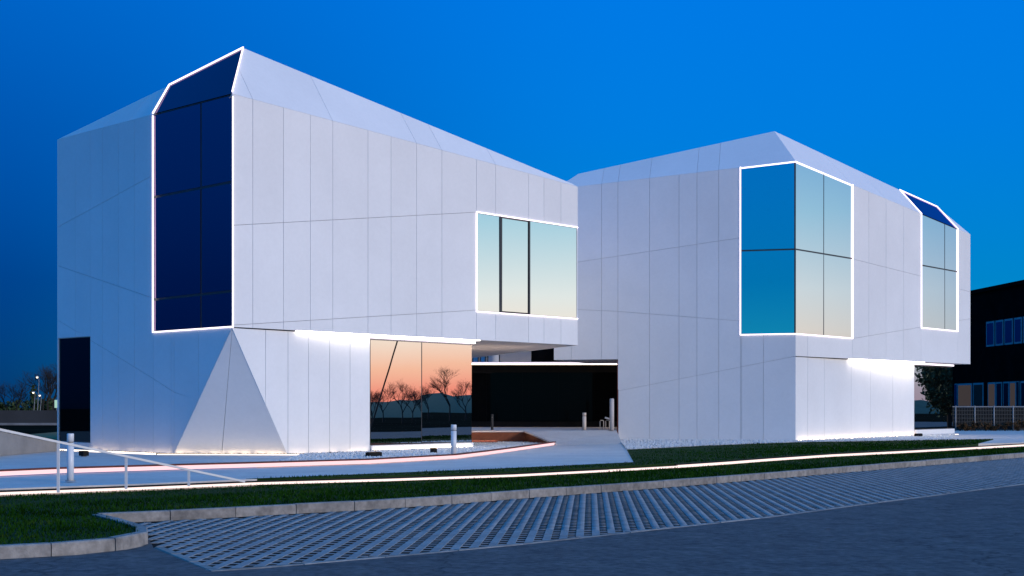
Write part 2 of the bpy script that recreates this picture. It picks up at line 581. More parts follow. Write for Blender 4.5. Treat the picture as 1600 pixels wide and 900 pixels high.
strip('light_line', [topC + nA * .0 + Vector((0, 0, .05)), apex], W * .9, 'led', left, .035, (nA + nB).normalized())
strip('light_line', [wfold + Vector((0, 0, .03)), ridgeA, apex], W * .9, 'led', left, .035, nA)
# tall dark window at the far end of the shaded facade
qd = [(door[0] + .02, hz(door_sill, door[0])), (door[1], hz(door_sill, door[1])), (door[1], hz(door_top, door[1])), (door[0] + .02, hz(door_top, door[0]))]
wD = win_frame(A, qd, 0, -.06, left)
pane_poly(A, shrink(qd, .03), -.045, wD, 'darkglass')
qs = [(door[0] + .02, BASE), (door[1], BASE), (door[1], hz(door_sill, door[1]) - .01), (door[0] + .02, hz(door_sill, door[0]) - .01)]
pane_poly(A, qs, 0, left, 'panel', 'plinth', .06)

# long facade
bwin_t = (B.t(744.5), endB_t)
bw_top, bw_bot = seg(B, (744.5, 331.5), (902, 355.5)), seg(B, (744.5, 486.5), (902, 498))
ovB = seg(B, (363, 511), (902, 539.5))
vB = [B.t(u) for u in (395, 443, 485, 520, 575, 611, 651, 690.5, 744.5, 774.5, 826, 850, 876.5)]
facade(B, left, [fold_b], [ovB], [(bwin_t[0], bwin_t[1], bw_bot, bw_top)],
       [seg(B, (363, 352), (744.5, 331.5)), seg(B, (363, 508), (744.5, 484.5))], vB)
qb = [(bwin_t[0], hz(bw_bot, bwin_t[0])), (bwin_t[1], hz(bw_bot, bwin_t[1])), (bwin_t[1], hz(bw_top, bwin_t[1])), (bwin_t[0], hz(bw_top, bwin_t[0]))]
wB = win_frame(B, qb, 0, -.03, left)
ta, tb = B.t(782.5), B.t(827)
for a, b, g in ((bwin_t[0], ta, .03), (ta, tb, .07), (tb, bwin_t[1], .03)):
    pane_poly(B, shrink([(a, hz(bw_bot, a)), (b, hz(bw_bot, b)), (b, hz(bw_top, b)), (a, hz(bw_top, a))], g), -.015 if g < .05 else -.005, wB)
for u in (782.5, 827):
    t = B.t(u)
    strip('sash_bar', [B.p(t, hz(bw_bot, t) + .03, -.03), B.p(t, hz(bw_top, t) - .03, -.03)], .07, 'mullion', wB, .045, B.n)
strip('light_line', [B.p(bwin_t[0], hz(bw_bot, bwin_t[0])), B.p(bwin_t[0], hz(bw_top, bwin_t[0]))], W, 'led', left, .03, B.n)
strip('light_line', [B.p(bwin_t[0], hz(bw_top, bwin_t[0])), B.p(bwin_t[1], hz(bw_top, bwin_t[1]))], W, 'led', left, .03, B.n)
strip('light_line', [B.p(bwin_t[0], hz(bw_bot, bwin_t[0])), B.p(bwin_t[1], hz(bw_bot, bwin_t[1]))], W, 'led', left, .03, B.n)

# roof slopes of panels
def roof_panels(parent, fold0, fold1, ridge0, ridge1, nrm, inward, ts, face, cut0=None):
    """panels of a sloping roof strip: seams climb straight from the seams of the wall below"""
    d = (fold1 - fold0)
    length = d.length
    d = d / length
    up = nrm.cross(d)
    if up.z < 0: up = -up
    def flat(p): q = p - fold0; return (q.dot(d), q.dot(up))
    poly = [flat(p) for p in (fold0, fold1, ridge1, ridge0)]
    def clip(poly, t, keep_less):
        out = []
        n = len(poly)
        for i in range(n):
            p, q = poly[i], poly[(i + 1) % n]
            ip = (p[0] <= t) == keep_less
            iq = (q[0] <= t) == keep_less
            if ip: out.append(p)
            if ip != iq and abs(q[0] - p[0]) > 1e-9:
                w = (t - p[0]) / (q[0] - p[0])
                out.append((t, p[1] + (q[1] - p[1]) * w))
        return out
    hi = max(p[0] for p in poly) + .01
    lo = min(p[0] for p in poly) - .01
    cuts = [lo] + sorted(ts) + [hi]
    for a, b in zip(cuts, cuts[1:]):
        q = clip(clip(poly, a + GAP / 2, False), b - GAP / 2, True)
        if len(q) < 3: continue
        pts = [fold0 + d * x + up * (y + (GAP * .5 if y < .01 else 0)) for x, y in q]
        mb = MB()
        mb.prism([p - nrm * THICK for p in pts], pts)
        mb.build('roof_panel', 'panel', parent)
sc_b = (endB - topC).length / (endB - topC).dot(B.d)
roof_panels(left, topC, endB, apex, ridgeB, nB, inB, [vB[j] * sc_b for j in (0, 3, 6, 7, 9)], B)
roof_panels(left, wfold, endA, ridgeA, endA + (ridgeA - wfold) * .001, nA, inA, [1.2, 2.6, 4.0], A)

# lower corner: a triangular facet, then the lower wall below the overhang
foot1 = A.p(foot_a, BASE)
G = Face(CA.x, CA.y, 2704, 1)                       # lower wall swings inward slowly from the corner
G.d = (B.d - B.n * .052).normalized()
G.n = Vector((G.d.y, -G.d.x, 0))
t450 = G.t(450)
foot2 = G.p(t450, BASE - .04)
tipp = A.p(0, ov - .01)
nT = (foot2 - foot1).cross(tipp - foot1).normalized()
if nT.y > 0: nT = -nT
def tri_panel(p, name='panel'):
    c = sum(p, Vector()) / 3
    p = [x + (c - x).normalized() * .02 for x in p]
    slab(name, p, THICK, 'panel', left, nT)
midb = foot1.lerp(foot2, .42)
midb2 = foot1.lerp(foot2, .44)
mid_t = tipp.lerp(foot1, .35)
tri_panel([foot1, midb, tipp])
tri_panel([midb, foot2, tipp])
slab('wall', [foot1 - nT * .035, foot2 - nT * .035, tipp - nT * .035], .3, 'core', left, nT)
tg0, tg1 = G.t(578), G.t(738)
gz = lambda t: hz(ovB, min(t, endB_t)) - .02
facade(G, left, [(0, gz(0), tg0, gz(tg0))], [(0, gz(0) - .03, t450, BASE - .04), (t450, BASE - .04, tg0, BASE - .09)], [],
       [], [G.t(u) for u in (415, 450, 482, 515, 547)], gap=.012)
# ground floor glazing
sill = .15
gq = [(tg0 + .02, sill), (tg1, sill), (tg1, gz(tg1) - .10), (tg0 + .02, gz(tg0) - .10)]
wG = win_frame(G, gq, 0, -.03, left)
tmid = G.t(659.5)
for a, b in ((tg0 + .02, tmid), (tmid, tg1)):
    pane_poly(G, shrink([(a, sill), (b, sill), (b, gz(b) - .1), (a, gz(a) - .1)], .018), -.015, wG)
plq = [(tg0 + .02, -.05), (tg1, -.05), (tg1, sill - .01), (tg0 + .02, sill - .01)]
pane_poly(G, plq, .05, left, 'panel', 'plinth', .4)
# light in the soffit slot
t0w = G.t(461)
def wash(face, upper, t0, t1, zf, off0, off1, parent):
    mb = MB()
    lo = [face.p(t0, zf(t0) - .012, off0), face.p(t1, zf(t1) - .012, off0), upper.p(t1, zf(t1) - .012, off1), upper.p(t0, zf(t0) - .012, off1)]
    mb.prism(lo, [p + Vector((0, 0, .02)) for p in lo])
    return mb.build('soffit_light', 'wash', parent)
wash(G, B, t0w, tg0, lambda t: hz(ovB, t), .02, -.03, left)
mb = MB()
lo = [G.p(tg0, gz(tg0) - .07, .0), G.p(tg1 + .1, gz(tg1) - .07, .0), G.p(tg1 + .1, gz(tg1) - .07, .05), G.p(tg0, gz(tg0) - .07, .05)]
mb.prism(lo, [p + Vector((0, 0, .07)) for p in lo])
mb.build('light_line', 'led', left)
wash(G, B, tg0 + .1, tg1 - .1, lambda t: hz(ovB, t), .08, -.06, left)

# body: the solid core behind the cladding, upper and lower, and the soffit under the overhang
i = .034
E = B.p(endB_t, 0)
backE = gp(738, 560, 3.30)
backE.z = 0
eback = (backE - E)
backL = A.p(left_end, 0) + inA * 12.0
up_poly = [A.p(.03, 0, -i) - A.d * 0 + B.n * -i, A.p(left_end - .02, 0, -i), backL, backE, B.p(endB_t - .01, 0, -i)]
tops = [fold_a[1], fold_a[3], 8.6, 8.0, fold_b[3]]
mb = MB()
zb = [ov, ov, 3.32, 3.32, ovB[3]]
mb.prism([Vector((p.x, p.y, z + .05)) for p, z in zip(up_poly, zb)], [Vector((p.x, p.y, z - .03)) for p, z in zip(up_poly, tops)])
mb.build('wall', 'core', left)
# end wall of the overhang, clad
endn = Vector((eback.y, -eback.x, 0)).normalized()
e0, e1 = E.copy(), backE.copy()
mb = MB()
off = endn * .02
mb.prism([e0 + off + Vector((0, 0, ovB[3])), e1 + off + Vector((0, 0, 3.32)), e1 + off + Vector((0, 0, 8.0)), e0 + off + Vector((0, 0, fold_b[3]))],
         [e0 - off + Vector((0, 0, ovB[3])), e1 - off + Vector((0, 0, 3.32)), e1 - off + Vector((0, 0, 8.0)), e0 - off + Vector((0, 0, fold_b[3]))])
mb.build('end_panel', 'panel', left)
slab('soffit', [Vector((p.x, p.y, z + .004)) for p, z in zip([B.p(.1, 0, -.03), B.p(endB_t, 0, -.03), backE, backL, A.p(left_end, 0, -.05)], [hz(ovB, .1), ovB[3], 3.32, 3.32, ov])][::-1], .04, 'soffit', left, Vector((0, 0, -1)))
# lower core
lowq = [G.p(.3, 0, -.04), G.p(tg1 - .02, 0, -.06), G.p(tg1 - .02, 0, -.06) + inB * 7.0, A.p(left_end, 0, -.05) + inA * 11, A.p(left_end - .02, 0, -.07), A.p(foot_a, 0, -.04)]
mb = MB()
lowq[0] = foot2 + inB * .12
mb.prism([Vector((p.x, p.y, -.3)) for p in lowq], [Vector((p.x, p.y, 3.25)) for p in lowq])
mb.build('wall', 'core', left)
# roof behind the ridges
mb = MB()
cback = Vector((backE.x, backE.y, 8.0))
lback = Vector((backL.x, backL.y, 8.6))
ctr = (apex + cback + lback) / 3 - Vector((0, 0, .4))
ring = [endA, ridgeA, apex, ridgeB, endB, cback, lback]
lowr = [p - Vector((0, 0, .12)) for p in ring]
mb.add(ring + [ctr - Vector((0, 0, .3))] , [(j, (j + 1) % 7, 7) for j in range(7)])
mb.add([p - Vector((0, 0, .06)) for p in ring] + [ctr - Vector((0, 0, .4))], [((j + 1) % 7, j, 7) for j in range(7)])
mb.build('roof', 'panel', left)
mb = MB()                                            # solid under the slopes
for tri, nn in (((topC, endA, ridgeA, apex), nA), ((topC, endB, ridgeB, apex), nB)):
    mb.prism([p - nn * .16 for p in tri], [p - nn * (.075 if nn is nA else .034) for p in tri])
mb.build('roof_deck', 'core', left)
# base lights
def base_light(face, t0, t1, off, z, parent, w=.07, mat='line_led'):
    mb = MB()
    lo = [face.p(t0, z, off), face.p(t1, z, off), face.p(t1, z, off + w), face.p(t0, z, off + w)]
    mb.prism(lo, [p + Vector((0, 0, .05)) for p in lo])
    return mb.build('base_light', mat, parent)
base_light(A, foot_a + .1, A.t(92), .50, -.04, left)
base_light(A, foot_a + .1, A.t(142), .05, -.075, left, .05, 'base_led')
base_light(G, t450 + .05, tg0 - .1, .05, -.075, left, .05, 'base_led')
bt0, bt1 = foot1 + A.n * .50, foot2 + G.n * .48
pd = (bt1 - bt0)
mb = MB()
wv = Vector((pd.y, -pd.x, 0)).normalized() * .07
lo = [Vector((p.x, p.y, -.04)) for p in (bt0, bt1, bt1 + wv, bt0 + wv)]
mb.prism(lo, [p + Vector((0, 0, .03)) for p in lo])
mb.build('base_light', 'line_led', left)
bi0, bi1 = foot1 - nT * -.06, foot2 - nT * -.06
mb = MB()
wi = Vector((nT.x, nT.y, 0)).normalized() * .05
lo = [Vector((p.x, p.y, -.075)) for p in (bi0, bi1, bi1 + wi, bi0 + wi)]
mb.prism(lo, [p + Vector((0, 0, .05)) for p in lo])
mb.build('base_light', 'base_led', left)
base_light(G, t450 + .05, tg0 - .1, .48, -.06, left)
base_light(G, tg0 + .1, tg1 - .1, .055, .004, left, .03, 'base_led')

# ================================================================== RIGHT BUILDING
right = empty('white_building', (CC.x, CC.y, 0))
tag(right, 'white panelled building with glazed corner bay behind the lawn on the right', 'building', 'white faceted buildings')
BASE2 = -.02
fold_l = seg(L, (1243, 251.5), (866, 296))
fold_q = seg(Q, (1243, 251.5), (1516, 366))
tL_end, tQ_end = L.t(866), Q.t(1516)
t965 = L.t(965.5)
ov_l = seg(L, (965.5, 561.5), (866, 562.5))
lw = (0.0, L.t(1157))
lw_top = fold_l
lw_bot = seg(L, (1243, 521.5), (1157, 523))
vL = [L.t(u) for u in (1193, 1159, 1123, 1089, 1061, 1015, 965.5, 940, 893)]
facade(L, right, [fold_l], [(0, BASE2, t965, BASE2), (t965, ov_l[1], tL_end, ov_l[3])], [(lw[0], lw[1], lw_bot, lw_top)],
       [seg(L, (866, 415), (1157, 371.5)), seg(L, (866, 482), (965, 486.5)), seg(L, (965, 486.5), (1157, 501.5)), seg(L, (965, 611), (1243, 556.5))], vL)
topD = L.p(0, fold_l[1])
inL, inQ = -L.n, -Q.n
s2 = inL + inQ
k = (1210 - 800) / F
dset = (k * topD.y - topD.x) / (s2.x - k * s2.y)
axy = topD + s2 * dset
apexR = Vector((axy.x, axy.y, EYE + (HZ - 205) / F * axy.y))
endL = L.p(tL_end, fold_l[3])
endQ = Q.p(tQ_end, fold_q[3])
nL = (endL - topD).cross(apexR - topD).normalized()
if nL.z < 0: nL = -nL
nQ = (endQ - topD).cross(apexR - topD).normalized()
if nQ.z < 0: nQ = -nQ
ridgeL = on_plane(904, 271.5, topD, nL)
ridgeQ0 = on_plane(1406, 297, topD, nQ)
ridgeQ1 = on_plane(1464, 323, topD, nQ)
sc_l = (endL - topD).length / (endL - topD).dot(L.d)
def roof_poly(parent, fold0, fold1, ring, nrm, ts):
    d = (fold1 - fold0).normalized()
    upv = nrm.cross(d)
    if upv.z < 0: upv = -upv
    def flat(p): q = p - fold0; return (q.dot(d), q.dot(upv))
    poly = [flat(p) for p in ring]
    cuts = [min(p[0] for p in poly) - .01] + sorted(ts) + [max(p[0] for p in poly) + .01]
    for a, b in zip(cuts, cuts[1:]):
        q = poly
        for t, less in ((a + GAP / 2, False), (b - GAP / 2, True)):
            out = []
            for j in range(len(q)):
                p0, p1 = q[j], q[(j + 1) % len(q)]
                i0, i1 = (p0[0] <= t) == less, (p1[0] <= t) == less
                if i0: out.append(p0)
                if i0 != i1 and abs(p1[0] - p0[0]) > 1e-9:
                    w = (t - p0[0]) / (p1[0] - p0[0])
                    out.append((t, p0[1] + (p1[1] - p0[1]) * w))
            q = out
            if not q: break
        if len(q) < 3: continue
        pts = [fold0 + d * x + upv * (y + (GAP * .5 if y < .01 else 0)) for x, y in q]
        mb = MB()
        mb.prism([p - nrm * THICK for p in pts], pts)
        mb.build('roof_panel', 'panel', parent)
roof_poly(right, topD, endL, [topD, endL, ridgeL, apexR], nL, [vL[j] * sc_l for j in (2, 3, 5, 6, 7)])
tw2 = (Q.t(1439.5), Q.t(1496.5))
sc_q = (endQ - topD).length / (endQ - topD).dot(Q.d)
w2f0, w2f1 = Q.p(tw2[0], hz(fold_q, tw2[0])), Q.p(tw2[1], hz(fold_q, tw2[1]))
roof_poly(right, topD, endQ, [topD, w2f0, ridgeQ0, apexR], nQ, [Q.t(u) * sc_q for u in (1332, 1384)])
roof_poly(right, topD, endQ, [w2f1, endQ, ridgeQ1], nQ, [])
sk = [w2f0, w2f1, ridgeQ1, ridgeQ0]
slab('roof_light', [p - nQ * .02 for p in sk], .05, 'mullion', right, nQ)
c0 = sum(sk, Vector()) / 4
slab('roof_pane', [p + (c0 - p).normalized() * .07 for p in sk], .03, 'tinted', right, nQ)
W2 = .042
strip('light_line', [w2f0, ridgeQ0], W2, 'led', right, .035, nQ)
strip('light_line', [w2f1, ridgeQ1], W2, 'led', right, .035, nQ)
strip('light_line', [ridgeQ0, ridgeQ1], W2 * .6, 'led', right, .035, nQ)
# right facade
qw = (0.0, Q.t(1332))
qw_bot = seg(Q, (1243, 521.5), (1332, 528.5))
w2_bot = seg(Q, (1440, 512), (1497, 517.5))
ovQ = seg(Q, (1243, 556.5), (1516, 569))
facade(Q, right, [fold_q], [ovQ], [(qw[0], qw[1], qw_bot, fold_q), (tw2[0], tw2[1], w2_bot, fold_q)],
       [seg(Q, (1332, 404.5), (1439.5, 431.5)), seg(Q, (1496.5, 451), (1516, 456)), seg(Q, (1332, 529), (1439.5, 511)), seg(Q, (1496.5, 501), (1516, 498))],
       [Q.t(u) for u in (1262, 1332, 1357.5, 1384.5, 1412, 1439.5, 1496.5)])
# corner glazing
def glazing(face, t0, t1, bots, tops, vs, hs, parent, g=.03):
    q = [(t0, hz(bots, t0)), (t1, hz(bots, t1)), (t1, hz(tops, t1)), (t0, hz(tops, t0))]
    w = win_frame(face, q, 0, -.03, parent)
    cols = [t0] + vs + [t1]
    rws = [bots] + hs + [tops]
    for a, b in zip(cols, cols[1:]):
        for lo, hi in zip(rws, rws[1:]):
            pane_poly(face, shrink([(a, hz(lo, a)), (b, hz(lo, b)), (b, hz(hi, b)), (a, hz(hi, a))], g), -.012, w)
    return w
glazing(L, .02, lw[1], lw_bot, lw_top, [], [seg(L, (1243, 389.3), (1157, 391.8))], right)
glazing(Q, .02, qw[1], qw_bot, fold_q, [Q.t(1287.5)], [seg(Q, (1243, 389.3), (1332, 404))], right)
glazing(Q, tw2[0], tw2[1], w2_bot, fold_q, [Q.t(1476.5)], [seg(Q, (1441, 414.5), (1496, 424.5))], right)
for f, t0, t1, bs in ((L, lw[0], lw[1], lw_bot), (Q, qw[0], qw[1], qw_bot)):
    tp = fold_l if f is L else fold_q
    strip('light_line', [f.p(t1, hz(bs, t1)), f.p(t1, hz(tp, t1))], W2, 'led', right, .03, f.n)
    strip('light_line', [f.p(t0, hz(bs, t0)), f.p(t1, hz(bs, t1))], W2, 'led', right, .03, f.n)
    strip('light_line', [f.p(t0, hz(tp, t0) - .03), f.p(t1, hz(tp, t1) - .03)], W2 * .9, 'led', right, .03, f.n)
for t in tw2:
    strip('light_line', [Q.p(t, hz(w2_bot, t)), Q.p(t, hz(fold_q, t))], W2, 'led', right, .03, Q.n)
strip('light_line', [Q.p(tw2[0], hz(w2_bot, tw2[0])), Q.p(tw2[1], hz(w2_bot, tw2[1]))], W2, 'led', right, .03, Q.n)
# lower wall under the right overhang
H = Face(CC.x, CC.y, 2630, 1)
H.d = (Q.d - Q.n * .045).normalized()
H.n = Vector((H.d.y, -H.d.x, 0))
th0, th1 = H.t(1428.5), H.t(1489)
hzq = lambda t: hz(ovQ, min(t, tQ_end)) - .02
base_h = seg(H, (1245, 688), (1430, 679.5))
facade(H, right, [(0, hzq(0), th0, hzq(th0))], [(0, base_h[1], th0, hz(base_h, th0))], [], [],
       [H.t(u) for u in (1262, 1288, 1330, 1360, 1395)], gap=.012)
silh = H.tz(1428, 671.5)[1]
hq = [(th0 + .02, silh), (th1, silh), (th1, hzq(th1) - .1), (th0 + .02, hzq(th0) - .1)]
wH = win_frame(H, hq, 0, -.03, right)
pane_poly(H, shrink(hq, .03), -.015, wH)
pane_poly(H, [(th0 + .02, -.05), (th1, -.05), (th1, silh - .01), (th0 + .02, silh - .01)], .08, right, 'panel', 'plinth', .4)
wash(H, Q, H.t(1325), th0, lambda t: hz(ovQ, t), .02, -.03, right)
mb = MB()
lo = [H.p(th0, hzq(th0) - .07, 0), H.p(th1, hzq(th1) - .07, 0), H.p(th1, hzq(th1) - .07, .05), H.p(th0, hzq(th0) - .07, .05)]
mb.prism(lo, [p + Vector((0, 0, .07)) for p in lo])
mb.build('light_line', 'led', right)
base_light(H, .1, th0, .06, -.035, right, .05, 'base_led')
base_light(H, .1, th1 - .7, .45, -.045, right)
# bodies
backQ = Q.p(tQ_end, 0) + inQ * 14
backLn = L.p(tL_end, 0) + inL * 14
ctop = [fold_l[1], fold_q[3], 8.6, 8.2, fold_l[3]]
cor = L.p(.03, 0, -i) + Q.n * -i
upq = [cor, Q.p(tQ_end - .01, 0, -i), backQ, backLn, L.p(tL_end - .01, 0, -i)]
zbq = [ovQ[1], ovQ[3], 3.25, 3.2, ov_l[3]]
mb = MB()
mb.prism([Vector((p.x, p.y, z + .05)) for p, z in zip(upq, zbq)], [Vector((p.x, p.y, z - .03)) for p, z in zip(upq, ctop)])
mb.build('wall', 'core', right)
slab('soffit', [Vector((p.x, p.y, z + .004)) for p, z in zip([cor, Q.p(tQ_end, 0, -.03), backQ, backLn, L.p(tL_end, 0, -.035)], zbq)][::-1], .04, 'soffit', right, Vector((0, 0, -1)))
lq = [cor, H.p(th1 - .02, 0, -.07), H.p(th1, 0) + inQ * 10, L.p(t965 - .02, 0, -.04) + inL * 12.5, L.p(t965 - .02, 0, -i)]
mb = MB()
mb.prism([Vector((p.x, p.y, -.3)) for p in lq], [Vector((p.x, p.y, 3.12)) for p in lq])
mb.build('wall', 'core', right)
# side of the passage: rusted cladding on the return wall
sq = [L.p(t965 - .02, 0, -.0), L.p(t965 - .02, 0, 0) + inL * 12.4]
mb = MB()
n965 = L.d
mb.prism([Vector((p.x, p.y, z)) for p, z in ((sq[0], BASE2), (sq[1], BASE2), (sq[1], 3.1), (sq[0], 3.1))],
         [Vector((p.x, p.y, z)) + n965 * .05 for p, z in ((sq[0], BASE2), (sq[1], BASE2), (sq[1], 3.1), (sq[0], 3.1))])
mb.build('return_wall', 'corten', right)
ring = [endL, ridgeL, apexR, ridgeQ0, ridgeQ1, endQ, Vector((backQ.x, backQ.y, 8.6)), Vector((backLn.x, backLn.y, 8.2))]
ctr = sum(ring, Vector()) / len(ring) - Vector((0, 0, .8))
mb = MB()
n = len(ring)
mb.add(ring + [ctr], [(j, (j + 1) % n, n) for j in range(n)])
mb.add([p - Vector((0, 0, .06)) for p in ring] + [ctr - Vector((0, 0, .1))], [((j + 1) % n, j, n) for j in range(n)])
mb.build('roof', 'panel', right)
mb = MB()
for tri, nn in (((topD, endL, ridgeL, apexR), nL), ((topD, w2f0, ridgeQ0, apexR), nQ), ((w2f0, w2f1, ridgeQ1, ridgeQ0), nQ), ((w2f1, endQ, ridgeQ1), nQ)):
    dd = .075 if tri[0] is w2f0 else .034
    mb.prism([p - nn * .16 for p in tri], [p - nn * dd for p in tri])
mb.build('roof_deck', 'core', right)
# end and back walls of both upper volumes, clad
for par, pts in ((left, [(A.p(left_end, 0), fold_a[3], BASE), (backL, 8.6, BASE)]), (left, [(backL, 8.6, BASE), (backE, 8.0, 3.32)]),
                 (right, [(Q.p(tQ_end, 0), fold_q[3], ovQ[3]), (backQ, 8.6, 3.25)]), (right, [(backQ, 8.6, 0), (backLn, 8.2, 3.2)]), (right, [(backLn, 8.2, 3.2), (L.p(tL_end, 0), fold_l[3], ov_l[3])])):
    (p, zt0, zb0), (q, zt1, zb1) = pts
    d = (q - p).normalized()
    nn = Vector((d.y, -d.x, 0))
    mb = MB()
    lo = [Vector((p.x, p.y, zb0)), Vector((q.x, q.y, zb1)), Vector((q.x, q.y, zt1)), Vector((p.x, p.y, zt0))]
    mb.prism([x - nn * .02 for x in lo], [x + nn * .012 for x in lo])
    mb.build('end_panel', 'panel', par)

# ================================================================== LINK BETWEEN THE BUILDINGS
PLAT = .35
yr_ = 69.0
link = empty('entrance_block', (3, 60, PLAT))
tag(link, 'low black glazed entrance block under a lit canopy between the white buildings', 'building')
yb = 60.0
zc = EYE + (HZ - 571.5) / F * yb
mb = MB(); mb.box((0.5, yb + 4, (zc + .2) / 2), (15, 8, zc - .1)); mb.build('wall', 'black_metal', link)
mb = MB(); mb.box((.5, yb - .02, PLAT + .12), (14.8, .1, .24)); mb.build('plinth', 'black_metal', link)
for k_ in range(9):
    mb = MB(); mb.box((-6.0 + k_ * 1.62 + .8, yb - .03, (PLAT + .26 + zc - .3) / 2), (1.61, .03, zc - .3 - PLAT - .26)); mb.build('pane', 'darkglass', link)
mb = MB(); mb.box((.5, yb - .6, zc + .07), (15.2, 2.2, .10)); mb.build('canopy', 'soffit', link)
mb = MB(); mb.box((.1, yb - 1.73, zc + .05), (13.2, .05, .055)); mb.build('light_line', 'led', link)
mb = MB(); mb.box((.1, yb - 1.45, zc + .012), (13.2, .18, .012)); mb.build('down_light', 'base_led', link)
mb = MB(); mb.box((-1.5, yr_ - .9, 2.75), (9, .12, .05)); mb.build('added_uplight', 'base_led', link)  # unseen lamp, added to warm the beige wall behind the canopy

rear = empty('beige_building', (-1, 69, 0))
tag(rear, 'beige walled building with small windows glimpsed behind the entrance canopy', 'building')
yr = 69.0
def rx(u, y): return (u - 800) / F * y
mb = MB(); mb.box(((rx(700, yr) + rx(830, yr)) / 2, yr + 3, 2.6), (rx(830, yr) - rx(700, yr), 6, 5.6)); mb.build('wall', 'beige', rear)
mb = MB(); mb.box(((rx(831, yr) + rx(900, yr)) / 2, yr + 3.1, 2.65), (rx(900, yr) - rx(831, yr), 6, 5.7)); mb.build('dark_wing', 'dark_wall', rear)
for u0, u1 in ((738, 748), (750, 759), (761.5, 781)):
    f_ = MB(); f_.box(((rx(u0, yr) + rx(u1, yr)) / 2, yr - .02, 3.85), (rx(u1, yr) - rx(u0, yr), .06, 1.0)); fo = f_.build('window', 'mullion', rear)
    f_ = MB(); f_.box(((rx(u0, yr) + rx(u1, yr)) / 2, yr - .05, 3.85), (rx(u1, yr) - rx(u0, yr) - .1, .03, .88)); f_.build('pane', 'glass', fo)

# ================================================================== GROUND
ZR, ZK, ZS, ZG = -.35, -.21, -.14, -.03       # road, kerb top, front light strip foot, lawn behind it
def sheet(name, pts, mat, thick=.05, kind='structure', parent=None):
    pts = [Vector(p) for p in pts]
    mb = MB()
    n = len(pts)
    from mathutils.geometry import tessellate_polygon
    tris = tessellate_polygon([pts])
    lo = [p - Vector((0, 0, thick)) for p in pts]
    mb.v = [tuple(p) for p in pts + lo]
    for t in tris:
        a, b, c = (pts[j] for j in t)
        if (b - a).cross(c - a).z < 0: t = t[::-1]
        mb.f.append(tuple(t))
    ccw = sum(pts[j].x * pts[(j + 1) % n].y - pts[(j + 1) % n].x * pts[j].y for j in range(n)) > 0
    for j in range(n):
        k2 = (j + 1) % n
        mb.f.append((j, n + j, n + k2, k2) if ccw else (j, k2, n + k2, n + j))
    o = mb.build(name, mat, parent)
    if kind: o['kind'] = kind
    return o
mb = MB()
mb.add([(-3000, -60, -.6), (3000, -60, -.6), (3000, 4500, -.6), (-3000, 4500, -.6)], [(0, 1, 2, 3)])
g_ = mb.build('ground', 'field'); g_['kind'] = 'structure'
mb = MB()                                             # the open field behind the site, a little higher
mb.add([(-900, 74, -.45), (-10, 74, -.45), (300, 100, -.45), (900, 100, -.45), (900, 1400, -.42), (-900, 1400, -.42)], [(0, 1, 2, 3, 4, 5)])
g_ = mb.build('field', 'field'); g_['kind'] = 'structure'

kerb_px = [(154, 802), (300, 796), (444, 788.5), (560, 783), (700, 774.5), (800, 767), (1000, 753.5), (1200, 738.5), (1400, 723), (1600, 707.5), (1750, 694), (1900, 683)]
kerb_w = [gp(u, v, ZK) for u, v in kerb_px]             # top front edge of the kerb
kerb_foot = [Vector((p.x, p.y, ZR)) for p in kerb_w]
edge_px = [(330, 893), (400, 889), (600, 871.5), (800, 853), (940, 837.5), (1200, 809), (1340, 790), (1600, 757), (1800, 731), (1950, 712)]
edge_w = [gp(u, v, ZR) for u, v in edge_px]
isl = [gp(0, 853, ZK), gp(120, 847, ZK), gp(200, 839, ZK), gp(226, 834, ZK), gp(236, 828.5, ZK), gp(232, 823, ZK), gp(214, 817, ZK), gp(186, 808.5, ZK), gp(160, 802.5, ZK)]
isl[0] = isl[0] + (isl[0] - isl[1]).normalized() * 26
pav_left = [gp(240, 856, ZR), gp(330, 893, ZR)]
# road
road_pts = [(-60, -30, ZR - .03), (90, -30, ZR - .03), (160, 150, ZR - .03), (60, 100, ZR - .03)]
islf0 = [Vector((p.x, p.y, ZR)) for p in isl]
far_side = [p + Vector((.74, -.67, 0)) * 17 for p in edge_w]
sheet('road', [Vector((-80, 12, ZR)), Vector((-80, -60, ZR)), Vector((-18, -40, ZR))] + far_side + [edge_w[-1] + Vector((60, 66, 0)) + Vector((.74, -.67, 0)) * 17, edge_w[-1] + Vector((60, 66, 0))] + edge_w[::-1] + [pav_left[0], islf0[5]] + islf0[3::-1], 'asphalt', .06)
# paving bed
bed = sheet('paving', [gp(190, 818, ZR - .009), pav_left[0], pav_left[1]] + [p for p in edge_w[1:]] + kerb_foot[::-1], 'paver_bed', .05)
for v_ in bed.data.vertices: v_.co.z = ZR - (.0065 if v_.co.z > ZR - .03 else .09)
